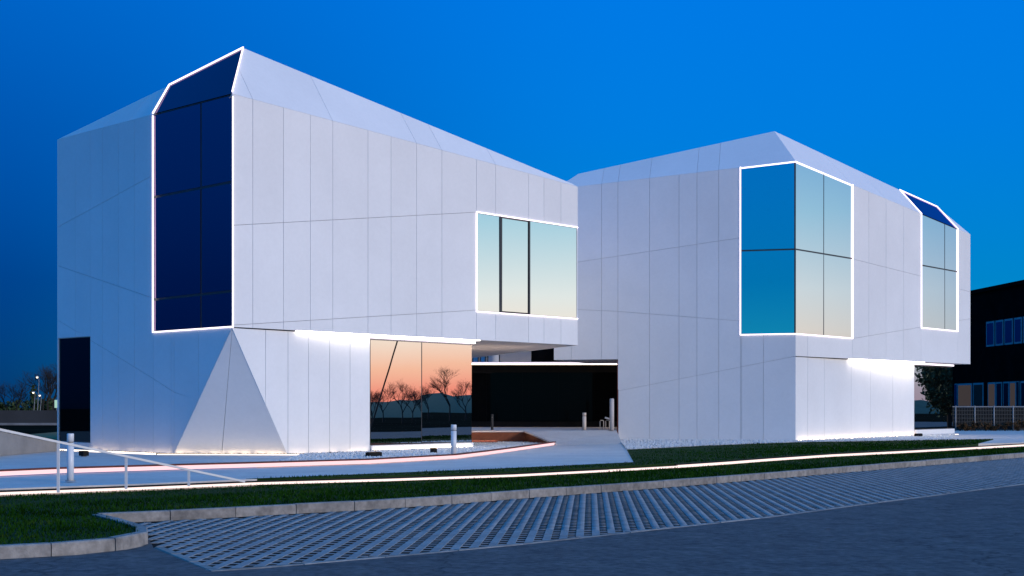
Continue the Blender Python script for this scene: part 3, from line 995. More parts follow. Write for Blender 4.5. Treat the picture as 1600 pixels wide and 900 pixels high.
# flush border stones along the road edge
border = empty('border_stones', edge_w[3])
border['kind'] = 'structure'
def polyline_at(pts, s):
    for a, b in zip(pts, pts[1:]):
        d = (b - a).length
        if s <= d: return a.lerp(b, s / d), (b - a).normalized()
        s -= d
    return pts[-1].copy(), (pts[-1] - pts[-2]).normalized()
def plen(pts): return sum((b - a).length for a, b in zip(pts, pts[1:]))
def stones(pts, name, mat, parent, step, width, z0, z1, inward=1, gap=.012, bev=.015, back=True):
    s, tot = 0.0, plen(pts)
    while s < tot - .2:
        a, d0 = polyline_at(pts, s + gap / 2)
        b, d1 = polyline_at(pts, min(s + step, tot) - gap / 2)
        n0 = Vector((-d0.y, d0.x, 0)) * inward
        n1 = Vector((-d1.y, d1.x, 0)) * inward
        jz = random.uniform(-.004, .004)
        jo = random.uniform(-.004, .004)
        def P(p, n_, o, z): return (p.x + n_.x * (o + jo), p.y + n_.y * (o + jo), z + jz)
        mb = MB()
        prof = [(0, z0), (0, z1 - bev), (bev, z1), (width, z1), (width, z0)]
        mb.prism([P(a, n0, o, z) for o, z in prof], [P(b, n1, o, z) for o, z in prof])
        mb.build(name, mat, parent)
        s += step
stones(edge_w, 'border_stone', 'kerb', border, 1.0, .10, ZR - .1, ZR + .008, 1)
stones(pav_left, 'border_stone', 'kerb', border, .8, .10, ZR - .1, ZR + .008, 1)
# kerbs
kerb = empty('kerb', kerb_w[4]); kerb['kind'] = 'structure'
stones(kerb_foot, 'kerb_stone', 'kerb', kerb, 1.0, .13, ZR - .1, ZK, 1)
islf = [Vector((p.x, p.y, ZR)) for p in isl]
stones(islf, 'kerb_stone', 'kerb', kerb, .78, .14, ZR - .1, ZK, 1)

# grass-grid pavers: bars in rows towards the white buildings with open cells between
pd = Vector((122 / F, 1, 0)).normalized()
pr = Vector((pd.y, -pd.x, 0))
inside = [(p.x, p.y) for p in [gp(195, 818, ZR), pav_left[0], pav_left[1]] + edge_w[1:] + kerb_foot[::-1]]
ix = np.array(inside)
def in_poly(px, py, poly):
    c = np.zeros(len(px), bool)
    n = len(poly)
    j = n - 1
    for i_ in range(n):
        xi, yi = poly[i_]; xj, yj = poly[j]
        if yi != yj:
            c ^= ((yi > py) != (yj > py)) & (px < (xj - xi) * (py - yi) / (yj - yi) + xi)
        j = i_
    return c
PW, PL = .20, .24
org = edge_w[0]
iu = np.arange(-60, 420)
iv = np.arange(-40, 300)
gu, gv = np.meshgrid(iu, iv)
gu, gv = gu.ravel(), gv.ravel()
cu = gu * PW
cv = gv * PL + (gu % 2) * PL * .5
cx = org.x + pr.x * cu + pd.x * cv
cy = org.y + pr.y * cu + pd.y * cv
ok = in_poly(cx, cy, inside)
for dx_, dy_ in ((.12, 0), (-.12, 0), (0, .13), (0, -.13)):
    ok &= in_poly(cx + dx_, cy + dy_, inside)
cx, cy = cx[ok], cy[ok]
vis = (np.abs(cx / cy) < .40)
# unit: a bar and a short arm (T shape), top bevel
bar_o = [(-.098, -.1185), (.002, -.1185), (.002, .1185), (-.098, .1185)]
arm_o = [(.0021, -.030), (.098, -.030), (.098, .032), (.0021, .032)]
hgt = .045
sv, faces_u = [], []
for outl, top_z in ((bar_o, 0.0), (arm_o, -.0032)):
    b0 = len(sv)
    for q_ in ((ZR - hgt, 1.0), (ZR + top_z - .003, 1.0), (ZR + top_z, .97)):
        mx_ = sum(p[0] for p in outl) / 4; my_ = sum(p[1] for p in outl) / 4
        for sx_, sy_ in outl:
            sv.append((mx_ + (sx_ - mx_) * q_[1], my_ + (sy_ - my_) * (1 - (1 - q_[1]) * .6), q_[0]))
    for j in range(4):
        k2 = (j + 1) % 4
        faces_u += [(b0 + j, b0 + k2, b0 + 4 + k2, b0 + 4 + j), (b0 + 4 + j, b0 + 4 + k2, b0 + 8 + k2, b0 + 8 + j)]
    faces_u.append((b0 + 8, b0 + 9, b0 + 10, b0 + 11))
sv, faces_u = np.array(sv), np.array(faces_u)
dist = np.hypot(cx, cy) + np.where(vis, 0, 1000)
order = np.argsort(dist)
pm = bpy.data.meshes.new('paver')
rot = np.array([[pr.x, pd.x], [pr.y, pd.y]])
lv = sv.copy(); lv[:, :2] = sv[:, :2] @ rot.T; lv[:, 2] -= ZR
pm.from_pydata(lv.tolist(), [], faces_u.tolist())
pm.materials.append(M['paver'])
for j in order[:300]:
    o = bpy.data.objects.new('paver', pm)
    o.location = (cx[j], cy[j], ZR + random.uniform(-.0015, .0015))
    o.rotation_euler = (random.uniform(-.004, .004), random.uniform(-.004, .004), random.uniform(-.012, .012))
    scene.collection.objects.link(o)
    o.parent = bed
rest = order[300:]
nv = len(sv)
allv = np.repeat(lv[None], len(rest), 0)
allv[:, :, 0] += cx[rest][:, None]; allv[:, :, 1] += cy[rest][:, None]
allv[:, :, 2] += ZR + rng.uniform(-.0015, .0015, len(rest))[:, None]
af = (faces_u[None] + (np.arange(len(rest)) * nv)[:, None, None]).reshape(-1, 4)
o = raw_mesh('paver_field', allv.reshape(-1, 3), af, 'paver')
o.parent = bed; o['kind'] = 'stuff'
print('pavers', len(order))

# lawn between kerb and front strip, front strip line
strip_px = [(-120, 779), (0, 773.5), (200, 766), (400, 757.5), (600, 752), (800, 745), (950, 737.2), (1058, 731), (1130, 726), (1200, 720.5), (1300, 713.5), (1400, 708.5), (1500, 703), (1600, 697), (1750, 688), (1900, 680)]
fs = [gp(u, v, ZS) for u, v in strip_px]
fs[0] = fs[0] + (fs[0] - fs[1]).normalized() * 24
back_k = [p + Vector((-(kerb_w[min(j + 1, len(kerb_w) - 1)] - kerb_w[max(j - 1, 0)]).normalized().y, (kerb_w[min(j + 1, len(kerb_w) - 1)] - kerb_w[max(j - 1, 0)]).normalized().x, 0)) * .12 for j, p in enumerate(kerb_w)]
for p in back_k: p.z = ZK - .02
isl_in = []
for j, p in enumerate(isl):
    d = (isl[min(j + 1, len(isl) - 1)] - isl[max(j - 1, 0)]).normalized()
    q = p + Vector((-d.y, d.x, 0)) * .12
    q.z = ZK - .02
    isl_in.append(q)
lawn_front = isl_in[:-1] + back_k + [Vector((p.x, p.y, p.z - .02)) for p in fs[::-1]]
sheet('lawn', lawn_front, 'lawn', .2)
# rear lawn edges
rear_l = [gp(384, 748, ZG), gp(520, 742.5, ZG), gp(640, 737.5, ZG), gp(800, 731, ZG), gp(990, 722, ZG)]
rear_r = [gp(980, 702.5, 0), gp(1110, 696, 0), gp(1245, 691, 0), gp(1400, 688.5, 0), gp(1552, 685.8, 0), gp(1527, 693.2, -.02)]
fsb = [Vector((p.x, p.y, ZG - .01)) + Vector((0, .10, 0)) for p in fs]
lo_i = 3
lawn_rear = [fsb[j] for j in range(lo_i, 13)] + [rear_r[5], rear_r[4], rear_r[3], rear_r[2], rear_r[1], rear_r[0], rear_l[4], rear_l[3], rear_l[2], rear_l[1], rear_l[0]]
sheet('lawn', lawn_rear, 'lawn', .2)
# plaza
plaza = [Vector((-48, 44, -.03)), fsb[0], fsb[1], fsb[2], fsb[3], rear_l[0], rear_l[1], rear_l[2], rear_l[3], rear_l[4], rear_r[0], gp(975, 694, 0), gp(968, 688, 0), gp(968, 668, -.02), gp(560, 690, -.02), A.p(0, -.03) + inA * 3, A.p(left_end, -.03) + A.d * 12, Vector((-40, 56, -.03))]
for p in plaza: p.z = min(p.z, -.02) - .004
sheet('plaza', plaza, 'path', .62)
right_path = [gp(1527, 693.2, -.03), gp(1552, 685.6, -.03), gp(1600, 677, -.03), gp(1700, 668, -.03), gp(1800, 682, -.03), gp(1600, 691.5, -.03)]
sheet('path', right_path, 'path', .2)
# yard behind, up to the fence
yard = [gp(1245, 690.5, -.02), gp(1400, 688, -.02), gp(1552, 685.3, -.02), gp(1600, 677.3, -.02), gp(1700, 668, -.02), Vector((40, 74, -.02)), Vector((15, 74, -.02)), Vector((12, 56, -.02))]
for p in yard: p.z = -.028
sheet('yard', yard, 'path', .2)
# ramp up to the entrance
rampq = [gp(866, 694.5, -.02), gp(972, 692.5, -.02), gp(963, 672, PLAT), gp(822, 675, PLAT)]
sheet('ramp', rampq, 'path', .5)
platq = [gp(738, 675, PLAT), gp(822, 675, PLAT), gp(963, 672, PLAT), Vector((8.5, 60.0, PLAT)), Vector((-6.5, 60.0, PLAT))]
sheet('platform', platq, 'path', .5)
rw = empty('retaining_wall', gp(780, 690, 0))
tag(rw, 'low rust brown retaining wall along the entrance ramp beside white gravel', 'wall')
w0, w1, w2 = gp(726, 675.5, PLAT), gp(822, 675.2, PLAT), gp(868, 694.3, -.0)
mb = MB()
d_ = (w1 - w0).normalized(); n_w = Vector((d_.y, -d_.x, 0)).normalized()
mb.bar(Vector((w0.x, w0.y, .015)) + n_w * 1.0 - d_ * 1.0, Vector((w1.x, w1.y, .015)) + n_w * 1.0 - d_ * 1.2, .14, .02); mb.build('base_light', 'soffit_fill', rw)  # hidden fill strip, added to warm the overhang's soffit from below
for k_ in (-.09, .09):
    mb = MB(); mb.bar(Vector((w0.x, w0.y, .02)) + n_w * (1.0 + k_) - d_ * 1.0, Vector((w1.x, w1.y, .02)) + n_w * (1.0 + k_) - d_ * 1.2, .02, .09); mb.build('fill_shield', 'corten', rw)  # added channel sides that hide the fill and shield the brown wall
for nm, a, b in (('wall_face', w0, w1), ('ramp_face', w1, w2)):
    mb = MB()
    d = (b - a).normalized(); nn = Vector((d.y, -d.x, 0)).normalized() * .06
    mb.prism([a, b, Vector((b.x, b.y, -.2)), Vector((a.x, a.y, -.2))], [a + nn, b + nn, Vector((b.x, b.y, -.2)) + nn, Vector((a.x, a.y, -.2)) + nn])
    mb.build(nm, 'terracotta', rw)
    mb = MB(); mb.bar(a + nn * .5 + Vector((0, 0, .03)), b + nn * .5 + Vector((0, 0, .03)), .14, .05); mb.build('coping', 'soffit', rw)

# light strips in the ground
def ground_strip(name, pts, z0, z1, mat, label, lip_mat, lip=.045, wid=.10, cat='light strip', group='light strips along the lawn and path'):
    root = empty(name, pts[len(pts) // 2])
    tag(root, label, cat, group)
    mb, ml = MB(), MB()
    n = len(pts)
    for a, b in zip(pts, pts[1:]):
        d = (b - a).normalized(); nn = Vector((-d.y, d.x, 0)) * .03
        q = lambda p, z, k: Vector((p.x, p.y, 0)) + nn * k + Vector((0, 0, z))
        mb.prism([q(a, z0, 0), q(b, z0, 0), q(b, z0, 1), q(a, z0, 1)], [q(a, z1, 0), q(b, z1, 0), q(b, z1, 1), q(a, z1, 1)])
        k0, k1 = -.6, wid / .03
        ml.prism([q(a, z1 + .002, k0), q(b, z1 + .002, k0), q(b, z1 + .002, k1), q(a, z1 + .002, k1)], [q(a, z1 + lip, k0), q(b, z1 + lip, k0), q(b, z1 + lip, k1), q(a, z1 + lip, k1)])
    mb.build('light_line', mat, root)
    ml.build('edging', lip_mat, root)
    return root
ground_strip('light_strip', fs[:7], ZS, ZS + .042, 'strip_warm', 'bright white light strip along the lawn edge from the railing to the grassy middle', 'black_metal', .028)
ground_strip('light_strip', fs[7:], ZS, ZS + .060, 'strip_warm', 'bright light strip along the lawn below the right building', 'black_metal', .03)
ground_strip('light_strip', fs[6:8], ZS, ZS + .045, 'strip_warm', 'dim light strip half hidden by grass at the middle of the lawn', 'black_metal', .012)
p2 = [(-60, 746), (0, 743.5), (90, 739.5), (295, 733), (400, 730), (575, 724.5), (712, 716.5), (760, 710.5), (800, 705), (868, 695)]
ps = [gp(u, v, -.02) for u, v in p2]
ps[0] = ps[0] + (ps[0] - ps[1]).normalized() * 14
ground_strip('light_strip', ps, -.02, .058, 'strip_pink', 'pinkish light strip under a rust edging along the plaza path', 'corten', .035)

# gravel beds beside the buildings
def scatter(name, poly, n, size, mat, zf, label=None, kind='stuff', flat=.7):
    xs = np.array([p.x for p in poly]); ys = np.array([p.y for p in poly])
    px = rng.uniform(xs.min(), xs.max(), n * 3); py = rng.uniform(ys.min(), ys.max(), n * 3)
    k_ = in_poly(px, py, [(p.x, p.y) for p in poly])
    px, py = px[k_][:n], py[k_][:n]
    m = len(px)
    s = rng.uniform(.6, 1.3, (m, 1)) * size
    base = np.array([(1, 0, 0), (-1, 0, 0), (0, 1, 0), (0, -1, 0), (0, 0, flat), (0, 0, -flat)], float)
    fc = np.array([(0, 2, 4), (2, 1, 4), (1, 3, 4), (3, 0, 4), (2, 0, 5), (1, 2, 5), (3, 1, 5), (0, 3, 5)])
    ang = rng.uniform(0, 6.28, m)
    c_, s_ = np.cos(ang), np.sin(ang)
    b = np.repeat(base[None], m, 0) * (s[:, :, None] * rng.uniform(.7, 1.3, (m, 1, 3)))
    vx = b[:, :, 0] * c_[:, None] - b[:, :, 1] * s_[:, None] + px[:, None]
    vy = b[:, :, 0] * s_[:, None] + b[:, :, 1] * c_[:, None] + py[:, None]
    vz = b[:, :, 2] + zf + s * .3
    V = np.stack([vx, vy, vz], 2).reshape(-1, 3)
    Fc = (fc[None] + (np.arange(m) * 6)[:, None, None]).reshape(-1, 3)
    o = raw_mesh(name, V, Fc, mat)
    if kind: o['kind'] = kind
    if label: tag(o, label, 'gravel')
    return o
gb1 = [Vector((p.x, p.y, .0)) + Vector((0, .09, 0)) for p in ps[4:]] + [w1 + Vector((0, -.08, 0)), w0 + Vector((-.5, -.1, 0)), G.p(tg1, 0, .06), G.p(tg0, 0, .06), G.p(tg0, 0, .66), G.p(t450, 0, .66)]
for p in gb1: p.z = .0
sheet('gravel_bed', gb1, 'gravel_bed', .05)
scatter('gravel', gb1, 9000, .028, 'pebble', .0, 'white pebble gravel between the path strip and the ground floor glazing')
gb2 = [L.p(t965 + .0, 0, .02), L.p(0, 0, .02), H.p(th1, 0, .1), gp(1488, 686.5, 0), gp(1400, 688, 0), gp(1245, 690.6, 0), gp(1110, 695.5, 0), gp(980, 702, 0)]
for p in gb2: p.z = -.004
sheet('gravel_bed', gb2, 'gravel_bed', .05)
scatter('gravel', gb2, 9000, .035, 'pebble', -.004, 'white pebble gravel bed along the foot of the right building')
gb3 = [A.p(A.t(92), 0, .02), A.p(foot_a, 0, .02), foot2 + G.n * .02, G.p(tg0, 0, .02), G.p(tg0, 0, .52), bt1, bt0, A.p(A.t(92), 0, .60)]
for p in gb3: p.z = -.03
sheet('gravel_bed', gb3, 'brown_gravel', .05)
scatter('gravel', gb3, 3500, .03, 'brown_gravel', -.03, 'brown gravel trench at the foot of the left building')

# grass blades
def blades(name, poly, dens, hgt_, label, zfun, wid=.010):
    xs = np.array([p.x for p in poly]); ys = np.array([p.y for p in poly])
    area = (xs.max() - xs.min()) * (ys.max() - ys.min())
    n_ = int(area * dens)
    px = rng.uniform(xs.min(), xs.max(), n_); py = rng.uniform(ys.min(), ys.max(), n_)
    k_ = in_poly(px, py, [(p.x, p.y) for p in poly]) & (py > 5) & (np.abs(px / py) < .43)
    px, py = px[k_], py[k_]
    keep = rng.uniform(0, 1, len(px)) < np.clip((24 / py) ** 1.2, .15, 1)
    px, py = px[keep], py[keep]
    m = len(px)
    z = zfun(px, py)
    a = rng.uniform(0, 6.28, m)
    sc = np.clip(py / 24, 1, 2.2)
    w = wid * rng.uniform(.6, 1.4, m) * sc
    patch = .75 + .5 * np.sin(px * 1.3 + 2 * np.sin(py * .9)) * np.sin(py * 1.7 + px * .4) * .5
    h = hgt_ * rng.uniform(.45, 1.25, m) * patch
    lean = rng.uniform(-.6, .6, (m, 2)) * h[:, None]
    v0 = np.stack([px - np.cos(a) * w, py - np.sin(a) * w, z - .01], 1)
    v1 = np.stack([px + np.cos(a) * w, py + np.sin(a) * w, z - .01], 1)
    v2 = np.stack([px + lean[:, 0], py + lean[:, 1], z + h], 1)
    V = np.stack([v0, v1, v2], 1).reshape(-1, 3)
    Fc = np.arange(m * 3).reshape(-1, 3)
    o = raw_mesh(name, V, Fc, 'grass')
    tag(o, label, 'grass', kind='stuff')
    print(name, m)
    return o
# height of the front lawn: interpolate between kerb back and strip by distance
kb = np.array([(p.x, p.y, p.z) for p in isl_in[:-1] + back_k])
st = np.array([(p.x, p.y, p.z - .02) for p in fs])
def dens_line(a):
    out = []
    for p, q in zip(a, a[1:]):
        for w in np.linspace(0, 1, 30, endpoint=False): out.append(p + (q - p) * w)
    return np.array(out)
kbd, std = dens_line(kb), dens_line(st)
def near(px, py, ln):
    out = np.empty(len(px))
    for s in range(0, len(px), 20000):
        d = (px[s:s + 20000, None] - ln[None, :, 0]) ** 2 + (py[s:s + 20000, None] - ln[None, :, 1]) ** 2
        out[s:s + 20000] = np.sqrt(d.min(1))
    return out
def z_front(px, py):
    a, b = near(px, py, kbd), near(px, py, std)
    return (ZK - .02) + (ZS - .02 - ZK + .02) * a / (a + b + 1e-6)
blades('grass', lawn_front, 420, .055, 'mown grass verge between the kerb and the front light strip', z_front)
def z_rear(px, py): return np.full(len(px), ZG - .01) + .03 * np.clip((py - 32) / 12, 0, 1)
blades('grass', lawn_rear, 260, .05, 'mown lawn between the front light strip and the buildings', z_rear, .012)
mid_strip = [fs[6] + Vector((0, -.15, 0)), fs[7] + Vector((0, -.15, 0)), fs[7] + Vector((0, -.01, 0)), fs[6] + Vector((0, -.01, 0))]
blades('grass', mid_strip, 900, .075, 'longer grass hanging over the dim middle of the light strip', lambda x, y: np.full(len(x), ZS - .02))

# ================================================================== STREET FURNITURE
def bollard(u, vb, z, h, r, label, mat='white_metal', group='bollards'):
    p = gp(u, vb, z)
    root = empty('bollard', p)
    tag(root, label, 'bollard', group)
    mb = MB(); mb.tube([p, p + Vector((0, 0, h * .80))], r, 14); mb.build('post', mat, root, True)
    mb = MB(); mb.tube([p + Vector((0, 0, h * .80)), p + Vector((0, 0, h * .83))], r * .82, 14); mb.build('groove', 'grey_panel', root, True)
    mb = MB(); mb.tube([p + Vector((0, 0, h * .83)), p + Vector((0, 0, h * .985)), p + Vector((0, 0, h))], [r, r, r * .9], 14); mb.build('cap', mat, root, True)
    mb = MB(); mb.tube([p, p + Vector((0, 0, .015))], r * 1.5, 14); mb.build('base_plate', 'grey_panel', root)
    return root
bollard(110, 752, -.024, .82, .058, 'white bollard on the plaza behind the sloping handrail')
bollard(709, 712.5, 0.0, .80, .072, 'white bollard on the gravel in front of the sunset reflecting glazing')
bollard(913, 672.2, PLAT, .68, .075, 'cream bollard on the platform before the black entrance', 'beige')
bollard(769, 672, PLAT, .62, .05, 'slim dark bollard on the platform left of the cream one', 'far_wall')  # takes the dark colour of the far wall
p = gp(956, 672.3, PLAT)
root = empty('steel_post', p); tag(root, 'tall grey post beside the right wall of the entrance passage', 'post')
mb = MB(); mb.tube([p, p + Vector((0, 0, 1.2)), p + Vector((0, 0, 1.23))], [.085, .085, .06], 14); mb.build('shaft', 'soffit', root, True)
mb = MB(); mb.tube([p, p + Vector((0, 0, .02))], .13, 14); mb.build('base_plate', 'grey_panel', root)
p = gp(940, 672, PLAT)
root = empty('bench_seat', p); tag(root, 'small metal tube frame seat with pale top beside the grey post', 'seat')
for dx_ in (-.06, .16):
    mb = MB(); mb.tube([p + Vector((dx_, 0, 0)), p + Vector((dx_, 0, .34)), p + Vector((dx_ + .02, .02, .38)), p + Vector((dx_ + .12, .02, .38)), p + Vector((dx_ + .14, 0, .34)), p + Vector((dx_ + .14, 0, 0))], .014, 6); mb.build('leg', 'beige', root, True)
mb = MB(); mb.prism([p + Vector((.12, -.1, .46)), p + Vector((.38, -.1, .38)), p + Vector((.38, .12, .38)), p + Vector((.12, .12, .46))], [p + Vector((.14, -.1, .52)), p + Vector((.40, -.1, .44)), p + Vector((.40, .12, .44)), p + Vector((.14, .12, .52))]); mb.build('seat', 'frame_pale', root)

# sloping handrail beside the plaza
rl = [gp(91, 769.5, ZS + .1), gp(197, 764, ZS + .1), gp(295, 759.5, ZS + .1), gp(384, 754, ZS + .1)]
base0 = rl[0]
dirr = (rl[3] - rl[0]).normalized()
nrm = Vector((dirr.y, -dirr.x, 0)).normalized()
hand = empty('handrail', rl[1]); tag(hand, 'white sloping handrail on posts falling to the ground beside the plaza', 'handrail')
def on_rail(u, v): return on_plane(u, v, base0, nrm)
top_l, top_r = on_rail(-90, 652), on_rail(382, 752.5)
mb = MB(); mb.bar(top_l, top_r, .034, .034); mb.build('rail', 'white_metal', hand)
for (u, v, vb) in ((91, 692, 769.5), (197, 714.5, 764), (295, 735, 759.5), (-60, 660, 776)):
    a, b = on_rail(u, vb), on_rail(u, v)
    mb = MB(); mb.bar(a, b, .036, .036); mb.build('post', 'white_metal', hand)
# grey parapet beyond the rail, rising to the left
par = empty('parapet', gp(40, 706, -.03)); tag(par, 'low grey concrete parapet at the left edge behind the handrail', 'wall')
pb = [gp(-140, 725, -.03), gp(89, 704.5, -.03)]
dpp = (pb[1] - pb[0]).normalized(); npp = Vector((dpp.y, -dpp.x, 0))
pt = [on_plane(-140, 646, pb[0], npp), on_plane(89, 692, pb[0], npp)]
mb = MB(); mb.prism([pb[0], pb[1], pt[1], pt[0]], [x - npp * .18 for x in (pb[0], pb[1], pt[1], pt[0])]); mb.build('wall_face', 'grey_panel', par)
mb = MB(); mb.bar(pt[0] - npp * .09 + Vector((0, 0, .03)), pt[1] - npp * .09 + Vector((0, 0, .03)), .24, .05); mb.build('coping', 'white_metal', par)

def spot(u, v, z, rz, w, label):
    p = gp(u, v, z)
    root = empty('spotlight', p, 0); tag(root, label, 'spotlight', 'ground spotlights at the building feet')
    mb = MB(); mb.box((p.x, p.y, p.z + .075), (w, .16, .12), rz); mb.build('housing', 'black_metal', root)
    mb = MB(); mb.box((p.x, p.y, p.z + .0075), (w * .5, .10, .015), rz); mb.build('foot', 'grey_panel', root)
    mb = MB(); mb.box((p.x, p.y, p.z + .140), (w * .85, .12, .01), rz); mb.build('lens', 'darkglass', root)
spot(584, 715, -.02, .75, .40, 'wide black spotlight box at the left end of the sunset reflecting glazing')
spot(677.5, 708, 0.0, .75, .11, 'small black spotlight on the white gravel behind the white bollard')
spot(1435, 682.5, 0.0, .75, .40, 'black spotlight box at the foot of the right building')
spot(131, 713, -.03, -.7, .22, 'black spotlight at the foot of the shaded left facade')

# ================================================================== RIGHT: DARK BUILDING, FENCE, SHRUBS
y0 = 82.0
D = Face((1600 - 800) / F * y0, y0, 620, -1)
dark = empty('dark_building', D.p(0, 0)); tag(dark, 'long dark building with a strip of blue windows behind the right building', 'building')
dz = EYE + (HZ - 444) / F * y0
t_a, t_b = -4, 22
mb = MB()
bk = -D.n * 14
lo = [D.p(t_a, -.5), D.p(t_b, -.5), D.p(t_b, -.5) + bk, D.p(t_a, -.5) + bk]
mb.prism(lo, [Vector((p.x, p.y, dz)) for p in lo]); mb.build('wall', 'dark_wall', dark)
mb = MB()
lo = [D.p(t_a - .2, dz, .15), D.p(t_b + .2, dz, .15), D.p(t_b + .2, dz, .15) + bk * 1.03, D.p(t_a - .2, dz, .15) + bk * 1.03]
mb.prism(lo, [p + Vector((0, 0, .25)) for p in lo]); mb.build('roof', 'dark_wall', dark)
def dwin(u0, u1, zb0, zt0, mat='glass', fm='frame_pale'):
    t1, t0 = sorted((D.t(u0), D.t(u1)), reverse=True)
    q = [(t0, zb0), (t1, zb0), (t1, zt0), (t0, zt0)]
    w = win_frame(D, q, 0, .03, dark, 'window', fm, .06)
    pane_poly(D, shrink(q, min(.12, (t1 - t0) * .12)), .045, w, mat, 'pane')
zu0, zu1 = EYE + (HZ - 539) / F * D.px(1570, 539).y, EYE + (HZ - 499) / F * D.px(1570, 499).y
for u0, u1 in ((1541.5, 1554), (1556, 1568), (1570, 1583), (1585, 1597), (1599, 1613), (1615, 1630), (1632, 1648)):
    dwin(u0, u1, zu0, zu1, 'cornerglass')
zl0, zl1 = EYE + (HZ - 637) / F * D.px(1560, 637).y, EYE + (HZ - 597) / F * D.px(1560, 597).y
for u0, u1, m_ in ((1492, 1496, 'cornerglass'), (1497, 1519, 'curtain'), (1521, 1537, 'corten'), (1544, 1556, 'curtain'), (1557, 1566, 'darkglass'), (1568, 1577, 'darkglass'), (1578, 1588, 'curtain'), (1589, 1593, 'darkglass'), (1595, 1612, 'darkglass')):
    dwin(u0, u1, zl0, zl1, m_)
# fence
yf = 72.0
fence = empty('mesh_fence', ((1545 - 800) / F * yf, yf, 0)); tag(fence, 'dark wire mesh fence on posts in front of the dark building', 'fence')
fx = [(u - 800) / F * yf for u in (1463, 1493, 1523, 1553, 1583, 1613, 1643)]
for x in fx:
    mb = MB(); mb.tube([(x, yf, -.3), (x, yf, 1.32)], .045, 8); mb.build('post', 'grey_panel', fence, True)
for a, b in zip(fx, fx[1:]):
    mb = MB()
    for k_ in range(12):
        x = a + (b - a) * (k_ + .5) / 12
        mb.box((x, yf, .52), (.035, .02, 1.5))
    for k_ in range(8):
        mb.box(((a + b) / 2, yf - .018, -.15 + k_ * .2), (b - a, .012, .035))
    mb.build('mesh_panel', 'mesh', fence)
    mb = MB(); mb.bar((a, yf, 1.27), (b, yf, 1.27), .05, .05); mb.build('rail', 'grey_panel', fence)

def leaf_cloud(center, rad, n, size, squash=(1, 1, 1), hollow=.35):
    """many small leaf faces through a crown's volume, gathered in clumps"""
    c = np.array(center)
    nc = max(6, n // 70)
    d = rng.normal(size=(nc, 3)); d /= np.linalg.norm(d, axis=1)[:, None]
    cl = d * (rng.uniform(hollow, 1, (nc, 1))) * rad * np.array(squash)
    idx = rng.integers(0, nc, n)
    p = c + cl[idx] + rng.normal(size=(n, 3)) * rad * .14
    a = rng.normal(size=(n, 3)); a /= np.linalg.norm(a, axis=1)[:, None]
    b = np.cross(a, rng.normal(size=(n, 3))); b /= np.linalg.norm(b, axis=1)[:, None]
    s = size * rng.uniform(.6, 1.4, (n, 1))
    V = np.stack([p - a * s, p + b * s * .5, p + a * s, p - b * s * .5], 1).reshape(-1, 3)
    return V, np.arange(n * 4).reshape(-1, 4)
def leafy_tree(name, base, h, rad, n, size, label, cat='tree', group=None, mat='leaf', squash=(1, 1, 1.15), trunk_h=.4):
    base = Vector(base)
    root = empty(name, base); tag(root, label, cat, group)
    mb = MB()
    mb.tube([base, base + Vector((.02 * h, 0, h * .3)), base + Vector((-.01 * h, .01 * h, h * .62))], [h * .03, h * .022, h * .008], 8)
    for k_ in range(7):
        a = k_ * 2.4
        s = base + Vector((0, 0, h * (trunk_h + .03 * k_)))
        mb.tube([s, s + Vector((math.cos(a) * rad * .5, math.sin(a) * rad * .5, rad * .35)), s + Vector((math.cos(a) * rad * .8, math.sin(a) * rad * .8, rad * .75))], [h * .012, h * .007, h * .003], 5)
    mb.build('trunk', 'bark', root, True)
    V, Fc = leaf_cloud(base + Vector((0, 0, h - rad * squash[2] * .85)), rad, n, size, squash)
    o = raw_mesh('crown', V, Fc, mat); o.parent = root; o.matrix_parent_inverse = mat_inv(root)
    return root
def bare_tree(base, h, label, group=None, depth=6, spread=.55, seed=1, sides=4, name='bare_tree'):
    r_ = random.Random(seed)
    base = Vector(base)
    root = empty(name, base); tag(root, label, 'tree', group)
    tr, cr = MB(), MB()
    def grow(p, d, ln, rad, lv):
        q = p + d * ln * .5 + Vector((r_.uniform(-1, 1), r_.uniform(-1, 1), 0)) * ln * .05
        e = p + d * ln
        (tr if lv >= depth - 1 else cr).tube([p, q, e], [rad, rad * .85, rad * .65], max(3, sides if lv > 2 else 3), False)
        if lv == 0: return
        for k_ in range(3 if lv > 1 else 2 + (r_.random() < .5)):
            a = r_.uniform(0, 6.28)
            side = Vector((math.cos(a), math.sin(a), r_.uniform(-.1, .5)))
            nd = (d * r_.uniform(.6, 1) + side * spread * r_.uniform(.7, 1.3)).normalized()
            nd.z = max(nd.z, -.1)
            grow(p + d * ln * r_.uniform(.6, 1.0), nd, ln * r_.uniform(.62, .85), rad * .58, lv - 1)
    grow(base, Vector((r_.uniform(-.05, .05), 0, 1)).normalized(), h * .30, h * .020, depth)
    tr.build('trunk', 'bark', root)
    cr.build('crown', 'twig', root)
    return root
